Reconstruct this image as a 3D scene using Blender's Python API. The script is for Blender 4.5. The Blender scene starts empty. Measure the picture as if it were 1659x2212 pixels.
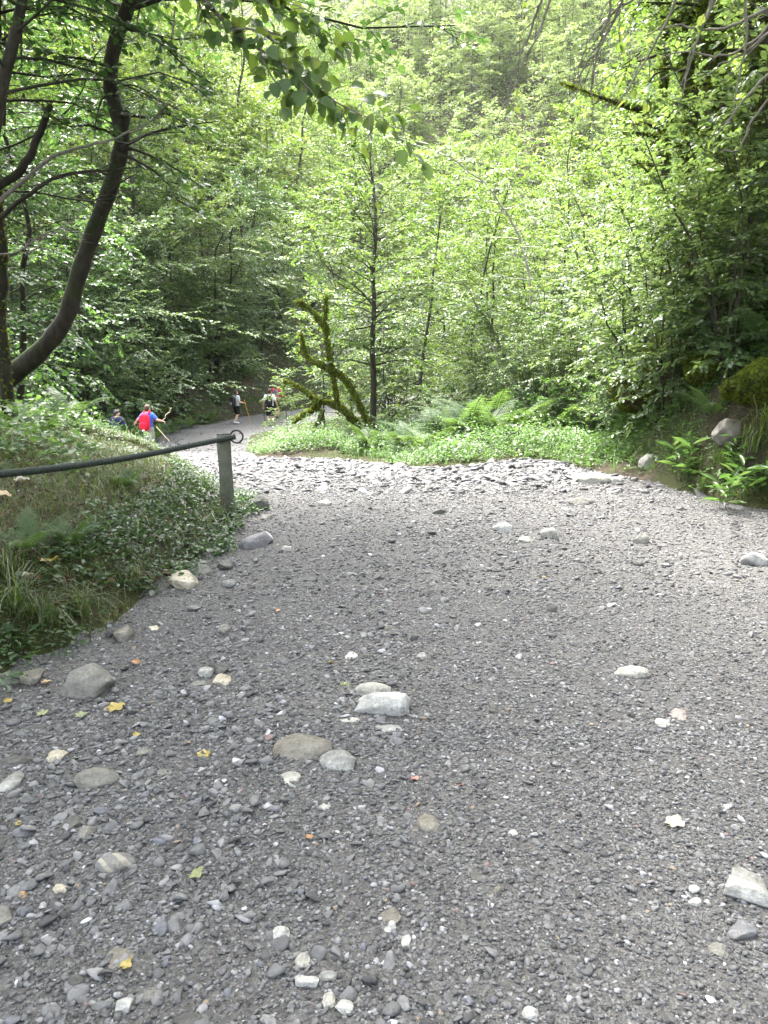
import bpy, math
import numpy as np
from mathutils import Vector, Matrix

SC = bpy.context.scene
COL = SC.collection
rng = np.random.default_rng(11)
PI = math.pi

# ------------------------------------------------------------------ camera
CAM_H, PITCH, FPX = 1.6, math.radians(12.0), 1659.0     # photo measured on a 1659 x 2212 sheet
CP, SP = math.cos(PITCH), math.sin(PITCH)


def ray(px, py):
    xc, yc = (px - 829.5) / FPX, (1106 - py) / FPX
    return np.array([xc, CP + yc * SP, -SP + yc * CP])


def at(px, py, y):
    d = ray(px, py)
    t = y / d[1]
    return np.array([d[0] * t, y, CAM_H + d[2] * t])


cam_d = bpy.data.cameras.new('camera')
cam_d.sensor_fit = 'VERTICAL'
cam_d.sensor_height = 36
cam_d.lens = 36 * FPX / 2212
cam_d.clip_start, cam_d.clip_end = 0.05, 800
cam = bpy.data.objects.new('camera', cam_d)
COL.objects.link(cam)
cam.location = (0, 0, CAM_H)
cam.rotation_euler = (PI / 2 - PITCH, 0, 0)
SC.camera = cam


# ------------------------------------------------------------------ small maths
def sstep(a, b, x):
    t = np.clip((x - a) / (b - a), 0, 1)
    return t * t * (3 - 2 * t)


_wr = np.random.default_rng(5)
_W = [(math.cos(a) * f, math.sin(a) * f, p, f ** -0.9)
      for f in (0.35, 0.6, 1.0, 1.7, 2.9, 4.9, 8.3, 14.0)
      for a, p in zip(_wr.uniform(0, 6.28, 3), _wr.uniform(0, 6.28, 3))]


def wob(x, y, f=1.0, lo=0, hi=24):
    s = 0
    n = 0
    for kx, ky, p, a in _W[lo:hi]:
        s = s + a * np.sin(kx * f * x + ky * f * y + p)
        n += a
    return s / n * 2.2


def seg_dist(P, poly, closed=False):
    """distance of points P (n,2) to a polyline and the side (>0 left of travel) at the nearest segment"""
    P = np.asarray(P, float)
    best = np.full(len(P), 1e9)
    side = np.zeros(len(P))
    m = len(poly)
    for i in range(m if closed else m - 1):
        a, b = np.array(poly[i], float), np.array(poly[(i + 1) % m], float)
        ab = b - a
        t = np.clip(((P - a) @ ab) / (ab @ ab), 0, 1)
        d = P - (a + t[:, None] * ab)
        dd = np.hypot(d[:, 0], d[:, 1])
        s = ab[0] * (P[:, 1] - a[1]) - ab[1] * (P[:, 0] - a[0])
        k = dd < best
        best[k] = dd[k]
        side[k] = s[k]
    return best, side


def inside(P, poly):
    x, y = P[:, 0], P[:, 1]
    c = np.zeros(len(P), bool)
    m = len(poly)
    j = m - 1
    for i in range(m):
        xi, yi = poly[i]
        xj, yj = poly[j]
        k = ((yi > y) != (yj > y)) & (x < (xj - xi) * (y - yi) / (yj - yi + 1e-12) + xi)
        c ^= k
        j = i
    return c


# ------------------------------------------------------------------ terrain
def z_base(x, y):
    s = 0.10 - 0.055 * sstep(-0.5, 3.2, x)
    r = np.logaddexp(0, (y - 9.0) / 0.7) * 0.7
    z = -s * r
    z = -2.05 + np.logaddexp(0, (z + 2.05) / 0.12) * 0.12          # soft floor
    z = z + 0.02 * np.clip(y - 45, 0, None)
    return z


def base_hit(px, py):
    d = ray(px, py)
    y = np.linspace(0.5, 120, 24000)
    x = d[0] / d[1] * y
    z = CAM_H + d[2] / d[1] * y
    k = np.argmax(z < z_base(x, y))
    return float(x[k]), float(y[k])


B = base_hit
# outline of the trodden path: near lobe, bend to the left, and the lower path seen behind the bank
PATH = [(-3.6, -3), (-2.7, 0), (-2.35, 2), B(0, 1455), B(130, 1400), B(250, 1345), B(400, 1225), B(520, 1108),
        (-1.75, 8.6), (-2.7, 10.5), (-4.3, 13.5), (-6.2, 17), (-8.3, 18.6), (-12, 19.0), (-20, 18), (-20, 22), (-11, 24.5),
        B(370, 945), B(450, 945), B(520, 926), B(620, 912), B(720, 896), B(780, 882), (2.4, 55), (6, 75), (11, 75), (6.5, 60), (3.2, 50),
        B(800, 925), B(700, 938), B(610, 950), B(540, 962), B(528, 976), B(560, 990), B(680, 990), B(800, 998), B(900, 1012),
        B(1000, 1008), B(1100, 995), B(1180, 996), B(1260, 1012), B(1340, 1027), B(1430, 1042), B(1530, 1075), B(1659, 1102), (4.9, 4), (5.4, 0), (5.6, -3)]
LEFT_FAR = [(-60, 18), (-20, 22), (-11, 24.5), B(370, 945), B(450, 945), B(520, 926), B(620, 912), B(720, 896), B(780, 882), (2.4, 55), (6, 75), (14, 100)]
RIGHT = [(5.6, -6), (5.4, 0), (4.9, 4), B(1659, 1102), B(1530, 1075), B(1430, 1042), (3.7, 12.5), (4.6, 17), (7.5, 26), (12, 45), (20, 75)]


def path_sd(x, y):
    P = np.stack([np.ravel(x), np.ravel(y)], 1)
    d, _ = seg_dist(P, PATH, True)
    s = np.where(inside(P, PATH), -d, d)
    return s.reshape(np.shape(x))


def height(x, y):
    x = np.asarray(x, float)
    y = np.asarray(y, float)
    sh = x.shape
    P = np.stack([x.ravel(), y.ravel()], 1)
    z = z_base(P[:, 0], P[:, 1])
    sd = path_sd(P[:, 0], P[:, 1])
    out = np.clip(sd, 0, None)
    # left bank beside the near path
    nl = (P[:, 0] < -1.0) & (P[:, 1] < 21)
    df, sf = seg_dist(P, LEFT_FAR)
    far = sf > 0
    wl = (1 - 0.55 * sstep(9.5, 15, P[:, 1])) * (1 - 0.5 * sstep(15, 19, P[:, 1]))
    ol = np.minimum(out, 9)
    z = z + np.where(nl & ~far, wl * (0.40 * (1 - np.exp(-ol / 0.5)) + 0.17 * ol + 0.10 * np.clip(ol - 2, 0, 4)), 0)
    # left slope rising beyond the lower path
    dl = np.where(far, df, 0)
    z = z + np.where(far, 0.55 * (1 - np.exp(-dl / 0.7)) + 0.92 * dl * (1 - 0.3 * sstep(20, 50, dl)), 0)
    # right bank and valley side
    dr, sr = seg_dist(P, RIGHT)
    rt = sr < 0
    dr = np.where(rt, dr, 0)
    wn = 1 - sstep(13, 20, P[:, 1])
    z = z + np.where(rt, wn * 1.7 * (1 - np.exp(-dr / 0.6)) + (0.25 + 0.2 * sstep(14, 30, P[:, 1])) * dr, 0)
    # far hillside closing the valley
    fy = np.clip(P[:, 1] - 80 + 0.25 * P[:, 0], 0, None)
    z = np.maximum(z, -1.5 + 0.85 * fy)
    # roughness
    veg = sstep(0.0, 0.8, sd)
    z = z + veg * (0.07 * wob(P[:, 0], P[:, 1], 1.1) + 0.35 * sstep(3, 14, dl + dr) * wob(P[:, 0], P[:, 1], 0.35, 0, 9))
    isl = veg * (~rt) * (~far) * (P[:, 1] > 9) * (P[:, 0] > -4.5)
    z = z + 0.1 * isl
    z = z + (1 - veg) * (0.035 * wob(P[:, 0], P[:, 1], 0.9, 0, 12) + 0.008 * wob(P[:, 0], P[:, 1], 3.0))
    # worn hollow edge on the brow of the path
    return z.reshape(sh)


def hz(x, y):
    return float(height(np.array([x]), np.array([y]))[0])


def ground_hit(px, py, y0=1.0, y1=90):
    d = ray(px, py)
    y = np.geomspace(y0, y1, 1400)
    x = d[0] / d[1] * y
    z = CAM_H + d[2] / d[1] * y
    k = int(np.argmax(z < height(x, y)))
    return np.array([x[k], y[k], height(x[k:k + 1], y[k:k + 1])[0]])


# ------------------------------------------------------------------ mesh collecting
class Acc:
    def __init__(self):
        self.v, self.q, self.t, self.n = [], [], [], 0
        self.qm, self.tm = [], []

    def add(self, V, Q=None, T=None, m=0):
        V = np.asarray(V, np.float32).reshape(-1, 3)
        if Q is not None and len(Q):
            self.q.append(np.asarray(Q, np.int64) + self.n)
            self.qm.append(np.full(len(Q), m))
        if T is not None and len(T):
            self.t.append(np.asarray(T, np.int64) + self.n)
            self.tm.append(np.full(len(T), m))
        self.v.append(V)
        self.n += len(V)
        return self

    def mesh(self, name, mats, smooth=False):
        V = np.concatenate(self.v) if self.v else np.zeros((0, 3), np.float32)
        Q = np.concatenate(self.q) if self.q else np.zeros((0, 4), np.int64)
        T = np.concatenate(self.t) if self.t else np.zeros((0, 3), np.int64)
        me = bpy.data.meshes.new(name)
        me.vertices.add(len(V))
        me.vertices.foreach_set('co', V.ravel())
        nl = Q.size + T.size
        me.loops.add(nl)
        me.loops.foreach_set('vertex_index', np.concatenate([Q.ravel(), T.ravel()]).astype(np.int32))
        st = np.concatenate([np.arange(len(Q)) * 4, Q.size + np.arange(len(T)) * 3]).astype(np.int32)
        me.polygons.add(len(st))
        me.polygons.foreach_set('loop_start', st)
        if not isinstance(mats, (list, tuple)):
            mats = [mats]
        for m in mats:
            me.materials.append(m)
        if len(mats) > 1:
            mi = np.concatenate(self.qm + self.tm).astype(np.int32)
            me.polygons.foreach_set('material_index', mi)
        if smooth:
            me.polygons.foreach_set('use_smooth', np.ones(len(st), bool))
        me.update(calc_edges=True)
        return me


def obj(name, me, parent=None, loc=(0, 0, 0), rot=(0, 0, 0), scale=1.0):
    o = bpy.data.objects.new(name, me)
    COL.objects.link(o)
    o.location = tuple(float(v) for v in loc)
    o.rotation_euler = tuple(float(v) for v in rot)
    if scale != 1.0:
        o.scale = (scale,) * 3 if np.isscalar(scale) else tuple(scale)
    if parent is not None:
        o.parent = parent
    return o


def tag(o, label=None, cat=None, group=None, kind=None):
    if label:
        o['label'] = label
    if cat:
        o['category'] = cat
    if group:
        o['group'] = group
    if kind:
        o['kind'] = kind
    return o


def thing(name, label, cat, loc=(0, 0, 0), rot=(0, 0, 0), scale=1.0, group=None):
    o = obj(name, None, None, loc, rot, scale)
    o.empty_display_size = 0.2
    return tag(o, label, cat, group)


def dup(root, loc, rot, scale, label=None, group=None):
    r = root.copy()
    COL.objects.link(r)
    r.location = tuple(float(v) for v in loc)
    r.rotation_euler = tuple(float(v) for v in rot)
    r.scale = (scale,) * 3 if np.isscalar(scale) else tuple(scale)
    if label:
        r['label'] = label
    if group:
        r['group'] = group
    elif 'group' in r and label:
        pass
    for ch in root.children:
        c = ch.copy()
        COL.objects.link(c)
        c.parent = r
        for g in ch.children:
            d = g.copy()
            COL.objects.link(d)
            d.parent = c
    return r


def nrm(a):
    a = np.asarray(a, float)
    return a / (np.linalg.norm(a, axis=-1, keepdims=True) + 1e-12)


def tube(acc, pts, rad, k=6, cap=True, m=0, mod=None):
    pts = np.asarray(pts, float)
    n = len(pts)
    rad = np.broadcast_to(np.asarray(rad, float), (n,))
    T = np.empty_like(pts)
    T[1:-1] = pts[2:] - pts[:-2]
    T[0] = pts[1] - pts[0]
    T[-1] = pts[-1] - pts[-2]
    T = nrm(T)
    ref = np.array([0.31, 0.95, 0.05]) if abs(T[:, 1]).mean() < 0.8 else np.array([0.95, 0.1, 0.3])
    A = nrm(np.cross(T, ref))
    Bv = np.cross(T, A)
    th = np.arange(k) * 2 * PI / k
    r = rad[:, None] * (np.ones((n, k)) if mod is None else mod(np.arange(n)[:, None], th[None, :]))
    V = pts[:, None, :] + r[..., None] * (np.cos(th)[None, :, None] * A[:, None, :] + np.sin(th)[None, :, None] * Bv[:, None, :])
    i = np.arange(n - 1)[:, None]
    j = np.arange(k)[None, :]
    j2 = (j + 1) % k
    Q = np.stack([i * k + j + 0 * i, i * k + j2, (i + 1) * k + j2, (i + 1) * k + j], -1).reshape(-1, 4)
    V = V.reshape(-1, 3)
    Tr = None
    if cap:
        V = np.concatenate([V, pts[:1], pts[-1:]])
        c0, c1 = n * k, n * k + 1
        jj = np.arange(k)
        Tr = np.concatenate([np.stack([np.full(k, c0), (jj + 1) % k, jj], 1),
                             np.stack([np.full(k, c1), (n - 1) * k + jj, (n - 1) * k + (jj + 1) % k], 1)])
    acc.add(V, Q, Tr, m)


def catmull(P, n=8):
    P = np.asarray(P, float)
    if len(P) < 3:
        return P
    E = np.concatenate([2 * P[:1] - P[1:2], P, 2 * P[-1:] - P[-2:-1]])
    out = []
    for i in range(len(P) - 1):
        p0, p1, p2, p3 = E[i:i + 4]
        t = np.linspace(0, 1, n, endpoint=False)[:, None]
        out.append(0.5 * (2 * p1 + (p2 - p0) * t + (2 * p0 - 5 * p1 + 4 * p2 - p3) * t ** 2 + (3 * p1 - p0 - 3 * p2 + p3) * t ** 3))
    out.append(P[-1:])
    return np.concatenate(out)


def along(P, s):
    """points at fractions s of a polyline"""
    P = np.asarray(P, float)
    L = np.concatenate([[0], np.cumsum(np.linalg.norm(np.diff(P, axis=0), axis=1))])
    L /= L[-1] + 1e-12
    s = np.asarray(s, float)
    return np.stack([np.interp(s, L, P[:, k]) for k in range(3)], -1)


# leaf templates: (verts in leaf frame: along, across, up), quads, tris
LEAF6 = (np.array([(0, 0, 0), (.33, .34, .09), (.72, .27, .04), (1, 0, -.10), (.72, -.27, .04), (.33, -.34, .09)], float),
         np.array([(0, 5, 4, 3), (0, 3, 2, 1)]), None)
LEAF4 = (np.array([(0, 0, 0), (.5, .36, .07), (1, 0, -.06), (.5, -.36, .07)], float), None, np.array([(0, 3, 2), (0, 2, 1)]))
LANCE = (np.array([(0, 0, 0), (.25, .09, .03), (.6, .09, .02), (1, 0, -.22), (.6, -.09, .02), (.25, -.09, .03)], float),
         np.array([(0, 5, 4, 3), (0, 3, 2, 1)]), None)


def _leaf_hi(serr=0.0, wid=.40):
    t = np.array([0, .06, .16, .28, .40, .52, .64, .76, .86, .94, 1.0])
    w = wid * np.array([0.05, .5, .82, .97, 1, .97, .88, .7, .48, .22, 0.01])
    V = []
    for i, (a, b) in enumerate(zip(t, w)):
        s = 1 + serr * (1 if i % 2 else -1)
        zc = -.16 * a * a
        ed = .05 * math.sin(a * 9)
        V += [(a, b * s, zc + .10 * b / wid + ed * .4), (a, 0, zc), (a, -b * s, zc + .10 * b / wid - ed * .4)]
    Q = []
    for i in range(len(t) - 1):
        a = 3 * i
        Q += [(a, a + 1, a + 4, a + 3), (a + 1, a + 2, a + 5, a + 4)]
    return (np.array(V), np.array(Q), None)


LEAFHI = _leaf_hi(0.09, .41)


def leaves(acc, P, D, N, S, tmpl=LEAF6, m=0, wid=None):
    P, D, N = np.asarray(P, float), nrm(D), np.asarray(N, float)
    S = np.broadcast_to(np.asarray(S, float), (len(P),))
    N = nrm(N - (N * D).sum(1, keepdims=True) * D)
    Bv = np.cross(N, D)
    tv, tq, tt = tmpl
    w = np.ones(len(P)) if wid is None else wid
    V = P[:, None, :] + S[:, None, None] * (tv[None, :, 0, None] * D[:, None, :] + tv[None, :, 1, None] * w[:, None, None] * Bv[:, None, :] + tv[None, :, 2, None] * N[:, None, :])
    k = len(tv)
    off = (np.arange(len(P)) * k)[:, None, None]
    Q = (tq[None] + off).reshape(-1, 4) if tq is not None else None
    T = (tt[None] + off).reshape(-1, 3) if tt is not None else None
    acc.add(V.reshape(-1, 3), Q, T, m)


def rand_dir(R, n, zs=1.0):
    d = R.normal(size=(n, 3))
    d[:, 2] *= zs
    return nrm(d)
# ------------------------------------------------------------------ materials
def new_mat(name):
    m = bpy.data.materials.new(name)
    m.use_nodes = True
    nt = m.node_tree
    nt.nodes.clear()
    out = nt.nodes.new('ShaderNodeOutputMaterial')
    return m, nt, out


def nd(nt, typ, **kw):
    n = nt.nodes.new(typ)
    for k, v in kw.items():
        if k in n.inputs.keys():
            n.inputs[k].default_value = v
        else:
            setattr(n, k, v)
    return n


def ramp(nt, fac, stops, interp='LINEAR'):
    r = nt.nodes.new('ShaderNodeValToRGB')
    r.color_ramp.interpolation = interp
    el = r.color_ramp.elements
    while len(el) > 1:
        el.remove(el[-1])
    el[0].position = stops[0][0]
    el[0].color = (*stops[0][1], 1)
    for p, c in stops[1:]:
        e = el.new(p)
        e.color = (*c, 1)
    nt.links.new(fac, r.inputs[0])
    return r.outputs[0]


def tex_noise(nt, scale, detail=4, rough=.6, coord='Object', vec=None):
    if vec is None:
        tc = nt.nodes.new('ShaderNodeTexCoord')
        vec = tc.outputs[coord]
    n = nd(nt, 'ShaderNodeTexNoise')
    n.inputs['Scale'].default_value = scale
    n.inputs['Detail'].default_value = detail
    n.inputs['Roughness'].default_value = rough
    nt.links.new(vec, n.inputs['Vector'])
    return n


def mixc(nt, fac, a, b, blend='MIX'):
    m = nt.nodes.new('ShaderNodeMix')
    m.data_type = 'RGBA'
    m.blend_type = blend
    for s, v in ((0, fac), (6, a), (7, b)):
        if hasattr(v, 'is_output') or isinstance(v, bpy.types.NodeSocket):
            nt.links.new(v, m.inputs[s])
        elif isinstance(v, (int, float)):
            m.inputs[s].default_value = v
        else:
            m.inputs[s].default_value = (*v, 1)
    return m.outputs[2]


def bump(nt, h, strength=.5, dist=.02, normal=None):
    b = nd(nt, 'ShaderNodeBump')
    b.inputs['Strength'].default_value = strength
    b.inputs['Distance'].default_value = dist
    nt.links.new(h, b.inputs['Height'])
    if normal is not None:
        nt.links.new(normal, b.inputs['Normal'])
    return b.outputs[0]


def leaf_mat(name, stops, tstops, trans=.45, rough=.42, spec=.5):
    """two-sided leaf: glossy reflecting face mixed with light passing through the blade"""
    m, nt, out = new_mat(name)
    g = nd(nt, 'ShaderNodeNewGeometry')
    oi = nd(nt, 'ShaderNodeObjectInfo')
    add = nd(nt, 'ShaderNodeMath', operation='MULTIPLY_ADD')
    nt.links.new(oi.outputs['Random'], add.inputs[0])
    add.inputs[1].default_value = .35
    mul = nd(nt, 'ShaderNodeMath', operation='MULTIPLY')
    nt.links.new(g.outputs['Random Per Island'], mul.inputs[0])
    mul.inputs[1].default_value = .65
    nt.links.new(mul.outputs[0], add.inputs[2])
    c = ramp(nt, add.outputs[0], stops)
    t = ramp(nt, add.outputs[0], tstops)
    p = nd(nt, 'ShaderNodeBsdfPrincipled')
    p.inputs['Roughness'].default_value = rough
    p.inputs['Specular IOR Level'].default_value = spec
    nt.links.new(c, p.inputs['Base Color'])
    tr = nd(nt, 'ShaderNodeBsdfTranslucent')
    nt.links.new(t, tr.inputs[0])
    mx = nd(nt, 'ShaderNodeMixShader')
    mx.inputs[0].default_value = trans
    nt.links.new(p.outputs[0], mx.inputs[1])
    nt.links.new(tr.outputs[0], mx.inputs[2])
    nt.links.new(mx.outputs[0], out.inputs[0])
    return m


def surf_mat(name, color, rough=.8, spec=.3, noise=None, bumps=None, metal=0.0):
    """plain surface with a mottled colour: noise = (scale, other colour, lo, hi)"""
    m, nt, out = new_mat(name)
    p = nd(nt, 'ShaderNodeBsdfPrincipled')
    p.inputs['Roughness'].default_value = rough
    p.inputs['Specular IOR Level'].default_value = spec
    p.inputs['Metallic'].default_value = metal
    if noise:
        n = tex_noise(nt, noise[0])
        c = ramp(nt, n.outputs[0], [(noise[2], color), (noise[3], noise[1])])
        nt.links.new(c, p.inputs['Base Color'])
    else:
        p.inputs['Base Color'].default_value = (*color, 1)
    if bumps:
        b = tex_noise(nt, bumps[0])
        nt.links.new(bump(nt, b.outputs[0], bumps[1], bumps[2]), p.inputs['Normal'])
    nt.links.new(p.outputs[0], out.inputs[0])
    return m


def bark_mat(name, dark, light, moss=None, moss_amt=.5, band=False):
    m, nt, out = new_mat(name)
    tc = nd(nt, 'ShaderNodeTexCoord')
    mp = nd(nt, 'ShaderNodeMapping')
    mp.inputs['Scale'].default_value = (1, 1, .35) if not band else (.4, .4, 2.2)
    nt.links.new(tc.outputs['Object'], mp.inputs[0])
    n1 = tex_noise(nt, 14, 6, .65, vec=mp.outputs[0])
    n2 = tex_noise(nt, 2.6, 4, .6)
    c = ramp(nt, n1.outputs[0], [(.3, dark), (.55, tuple(.5 * (a + b) for a, b in zip(dark, light))), (.72, light)])
    if moss:
        g = nd(nt, 'ShaderNodeNewGeometry')
        sx = nd(nt, 'ShaderNodeSeparateXYZ')
        nt.links.new(g.outputs['Normal'], sx.inputs[0])
        a = nd(nt, 'ShaderNodeMath', operation='MULTIPLY_ADD')
        nt.links.new(sx.outputs[2], a.inputs[0])
        a.inputs[1].default_value = .25
        nt.links.new(n2.outputs[0], a.inputs[2])
        f = ramp(nt, a.outputs[0], [(.62 - .3 * moss_amt, (0, 0, 0)), (.74 - .3 * moss_amt, (1, 1, 1))])
        n3 = tex_noise(nt, 30, 3)
        mc = ramp(nt, n3.outputs[0], [(.3, tuple(.45 * v for v in moss)), (.7, moss)])
        c = mixc(nt, f, c, mc)
    p = nd(nt, 'ShaderNodeBsdfPrincipled')
    p.inputs['Roughness'].default_value = .85
    p.inputs['Specular IOR Level'].default_value = .25
    nt.links.new(c, p.inputs['Base Color'])
    nt.links.new(bump(nt, n1.outputs[0], .7, .02), p.inputs['Normal'])
    nt.links.new(p.outputs[0], out.inputs[0])
    return m


M = {}
M['leaf'] = leaf_mat('beech_leaf', [(0, (.032, .066, .026)), (.4, (.050, .096, .034)), (.8, (.075, .128, .044)), (.97, (.10, .145, .05))],
                     [(0, (.085, .17, .022)), (.5, (.165, .265, .038)), (.95, (.28, .345, .055)), (1, (.36, .33, .06))])
M['leaf_pale'] = leaf_mat('hazel_leaf', [(0, (.05, .092, .04)), (.5, (.072, .125, .052)), (1, (.105, .155, .06))],
                          [(0, (.12, .20, .045)), (.6, (.19, .28, .065)), (1, (.26, .33, .08))], .42, .38, .55)
M['leaf_dark'] = leaf_mat('shade_toned_leaf', [(0, (.020, .050, .018)), (.6, (.035, .075, .022)), (1, (.055, .10, .028))],
                          [(0, (.05, .12, .022)), (.6, (.085, .175, .034)), (1, (.13, .22, .045))], .4, .4, .5)  # darker copy of the leaf, shade of the left side put into its colour
M['leaf_far'] = leaf_mat('far_leaf', [(0, (.045, .085, .035)), (.5, (.075, .125, .045)), (1, (.11, .155, .055))],
                         [(0, (.13, .20, .055)), (.5, (.20, .28, .08)), (1, (.27, .33, .09))], .42, .5, .4)
M['herb'] = leaf_mat('herb_leaf', [(0, (.035, .085, .022)), (.5, (.055, .115, .028)), (1, (.085, .145, .035))],
                     [(0, (.09, .20, .035)), (.6, (.15, .28, .055)), (1, (.22, .33, .075))], .42)
M['grass'] = leaf_mat('grass_blade', [(0, (.03, .05, .016)), (.4, (.05, .07, .02)), (.65, (.08, .08, .03)), (1, (.16, .12, .06))],
                      [(0, (.07, .15, .015)), (.6, (.13, .22, .02)), (1, (.25, .22, .06))], .35)
M['fern'] = leaf_mat('fern_frond', [(0, (.045, .085, .032)), (.6, (.065, .112, .044)), (1, (.085, .14, .055))],
                     [(0, (.10, .19, .035)), (1, (.17, .26, .055))], .4, .5, .35)
M['mossblade'] = leaf_mat('moss', [(0, (.035, .055, .008)), (.5, (.08, .105, .012)), (1, (.14, .16, .02))],
                          [(0, (.09, .13, .012)), (1, (.19, .22, .022))], .3, .8, .1)
M['litter'] = leaf_mat('dead_leaf', [(0, (.035, .024, .014)), (.5, (.075, .05, .028)), (.9, (.13, .09, .045)), (1, (.2, .15, .06))], [(0, (.05, .03, .01)), (1, (.12, .08, .03))], .2, .7, .2)
M['bark'] = bark_mat('bark', (.022, .019, .014), (.085, .075, .058), (.04, .055, .014), .3)
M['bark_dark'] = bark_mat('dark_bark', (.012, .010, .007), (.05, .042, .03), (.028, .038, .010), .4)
M['bark_pale'] = bark_mat('pale_bark', (.16, .15, .12), (.46, .44, .38), band=True)
M['bark_moss'] = bark_mat('mossy_bark', (.02, .018, .01), (.06, .05, .03), (.065, .088, .014), .8)
M['bark_mid'] = bark_mat('mottled_bark', (.06, .055, .04), (.24, .22, .17), (.06, .07, .015), .25, True)
M['twig'] = bark_mat('grey_twig', (.09, .08, .065), (.26, .24, .2))


def stone_mat(name, a, b, vein=None, speck=None, scale=6, rough=.75):
    m, nt, out = new_mat(name)
    n1 = tex_noise(nt, scale, 6, .62)
    c = ramp(nt, n1.outputs[0], [(.36, a), (.62, b)])
    n2 = tex_noise(nt, 60, 3, .7)
    c = mixc(nt, .35, c, ramp(nt, n2.outputs[0], [(.35, (.25, .25, .25)), (.65, (1, 1, 1))]), 'MULTIPLY')
    if vein:
        tc = nd(nt, 'ShaderNodeTexCoord')
        w = nd(nt, 'ShaderNodeTexWave', bands_direction='DIAGONAL')
        w.inputs['Scale'].default_value = vein[1]
        w.inputs['Distortion'].default_value = 3.5
        w.inputs['Detail'].default_value = 2
        nt.links.new(tc.outputs['Object'], w.inputs['Vector'])
        f = ramp(nt, w.outputs['Fac'], [(vein[2], (0, 0, 0)), (vein[2] + .04, (1, 1, 1))])
        c = mixc(nt, f, c, vein[0])
    if speck:
        v = nd(nt, 'ShaderNodeTexVoronoi')
        v.inputs['Scale'].default_value = speck[1]
        tc = nd(nt, 'ShaderNodeTexCoord')
        nt.links.new(tc.outputs['Object'], v.inputs['Vector'])
        f = ramp(nt, v.outputs['Distance'], [(.2, (1, 1, 1)), (.32, (0, 0, 0))])
        c = mixc(nt, f, c, speck[0])
    n3 = tex_noise(nt, 19, 7, .72)
    c = mixc(nt, ramp(nt, n3.outputs[0], [(.55, (0, 0, 0)), (.66, (.75, .75, .75))]), c, (.085, .08, .072))
    p = nd(nt, 'ShaderNodeBsdfPrincipled')
    p.inputs['Roughness'].default_value = rough
    p.inputs['Specular IOR Level'].default_value = .35
    nt.links.new(c, p.inputs['Base Color'])
    h = tex_noise(nt, 26, 7, .7)
    h2 = tex_noise(nt, 7, 5, .65)
    nt.links.new(bump(nt, h.outputs[0], .8, .014, bump(nt, h2.outputs[0], .6, .03)), p.inputs['Normal'])
    nt.links.new(p.outputs[0], out.inputs[0])
    return m


ST = {
    'white': stone_mat('white_limestone', (.27, .265, .25), (.46, .455, .435), None, None, 9),
    'pale': stone_mat('pale_grey_stone', (0.237, 0.229, 0.205), (0.412, 0.393, 0.353)),
    'grey': stone_mat('grey_stone', (0.129, 0.124, 0.112), (0.206, 0.197, 0.177)),
    'brown': stone_mat('brown_grey_stone', (0.118, 0.104, 0.084), (0.190, 0.178, 0.155)),
    'dark': stone_mat('dark_slate', (0.057, 0.055, 0.051), (0.113, 0.109, 0.102)),
    'blue': stone_mat('blue_grey_slate', (0.103, 0.104, 0.116), (0.175, 0.174, 0.181)),
    'veined': stone_mat('veined_purple_grey_stone', (.14, .134, .148), (.20, .192, .205), ((.45, .45, .43), 1.6, .975)),
    'banded': stone_mat('banded_grey_stone', (.14, .138, .138), (.22, .212, .195), ((.27, .25, .21), 9, .78)),
    'cream': stone_mat('cream_stone', (0.300, 0.260, 0.190), (0.460, 0.420, 0.340)),
    'orange': stone_mat('orange_brown_stone', (0.240, 0.150, 0.070), (0.360, 0.260, 0.150)),
    'pink': stone_mat('pinkish_stone', (0.200, 0.150, 0.140), (0.290, 0.230, 0.215)),
    'speckled': stone_mat('speckled_white_stone', (0.474, 0.458, 0.419), (0.597, 0.577, 0.521), None, ((0.165, 0.159, 0.149), 45)),
    'patchy': stone_mat('grey_stone_with_white_patches', (.13, .128, .12), (.38, .375, .355), None, None, 5),
}


def gravel_mat():
    m, nt, out = new_mat('gravel_stone')
    g = nd(nt, 'ShaderNodeNewGeometry')
    c = ramp(nt, g.outputs['Random Per Island'],
             [(0, (0.051, 0.050, 0.051)), (.10, (0.081, 0.079, 0.080)), (.26, (0.103, 0.102, 0.103)), (.5, (0.127, 0.125, 0.126)), (.72, (0.154, 0.152, 0.151)), (.86, (0.192, 0.189, 0.190)), (.92, (0.111, 0.113, 0.127)), (.945, (0.261, 0.259, 0.263)),
              (.984, (0.400, 0.398, 0.412)), (.989, (0.223, 0.175, 0.123)), (.994, (0.161, 0.113, 0.106)), (.998, (0.154, 0.153, 0.157))], 'CONSTANT')
    n = tex_noise(nt, 45, 4, .65)
    c = mixc(nt, .6, c, ramp(nt, n.outputs[0], [(.3, (0.384, 0.382, 0.399)), (.68, (1.121, 1.133, 1.196))]), 'MULTIPLY')
    p = nd(nt, 'ShaderNodeBsdfPrincipled')
    p.inputs['Roughness'].default_value = .72
    p.inputs['Specular IOR Level'].default_value = .3
    nt.links.new(c, p.inputs['Base Color'])
    n2 = tex_noise(nt, 120, 3, .6)
    nt.links.new(bump(nt, n2.outputs[0], .4, .004), p.inputs['Normal'])
    nt.links.new(p.outputs[0], out.inputs[0])
    return m


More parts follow.
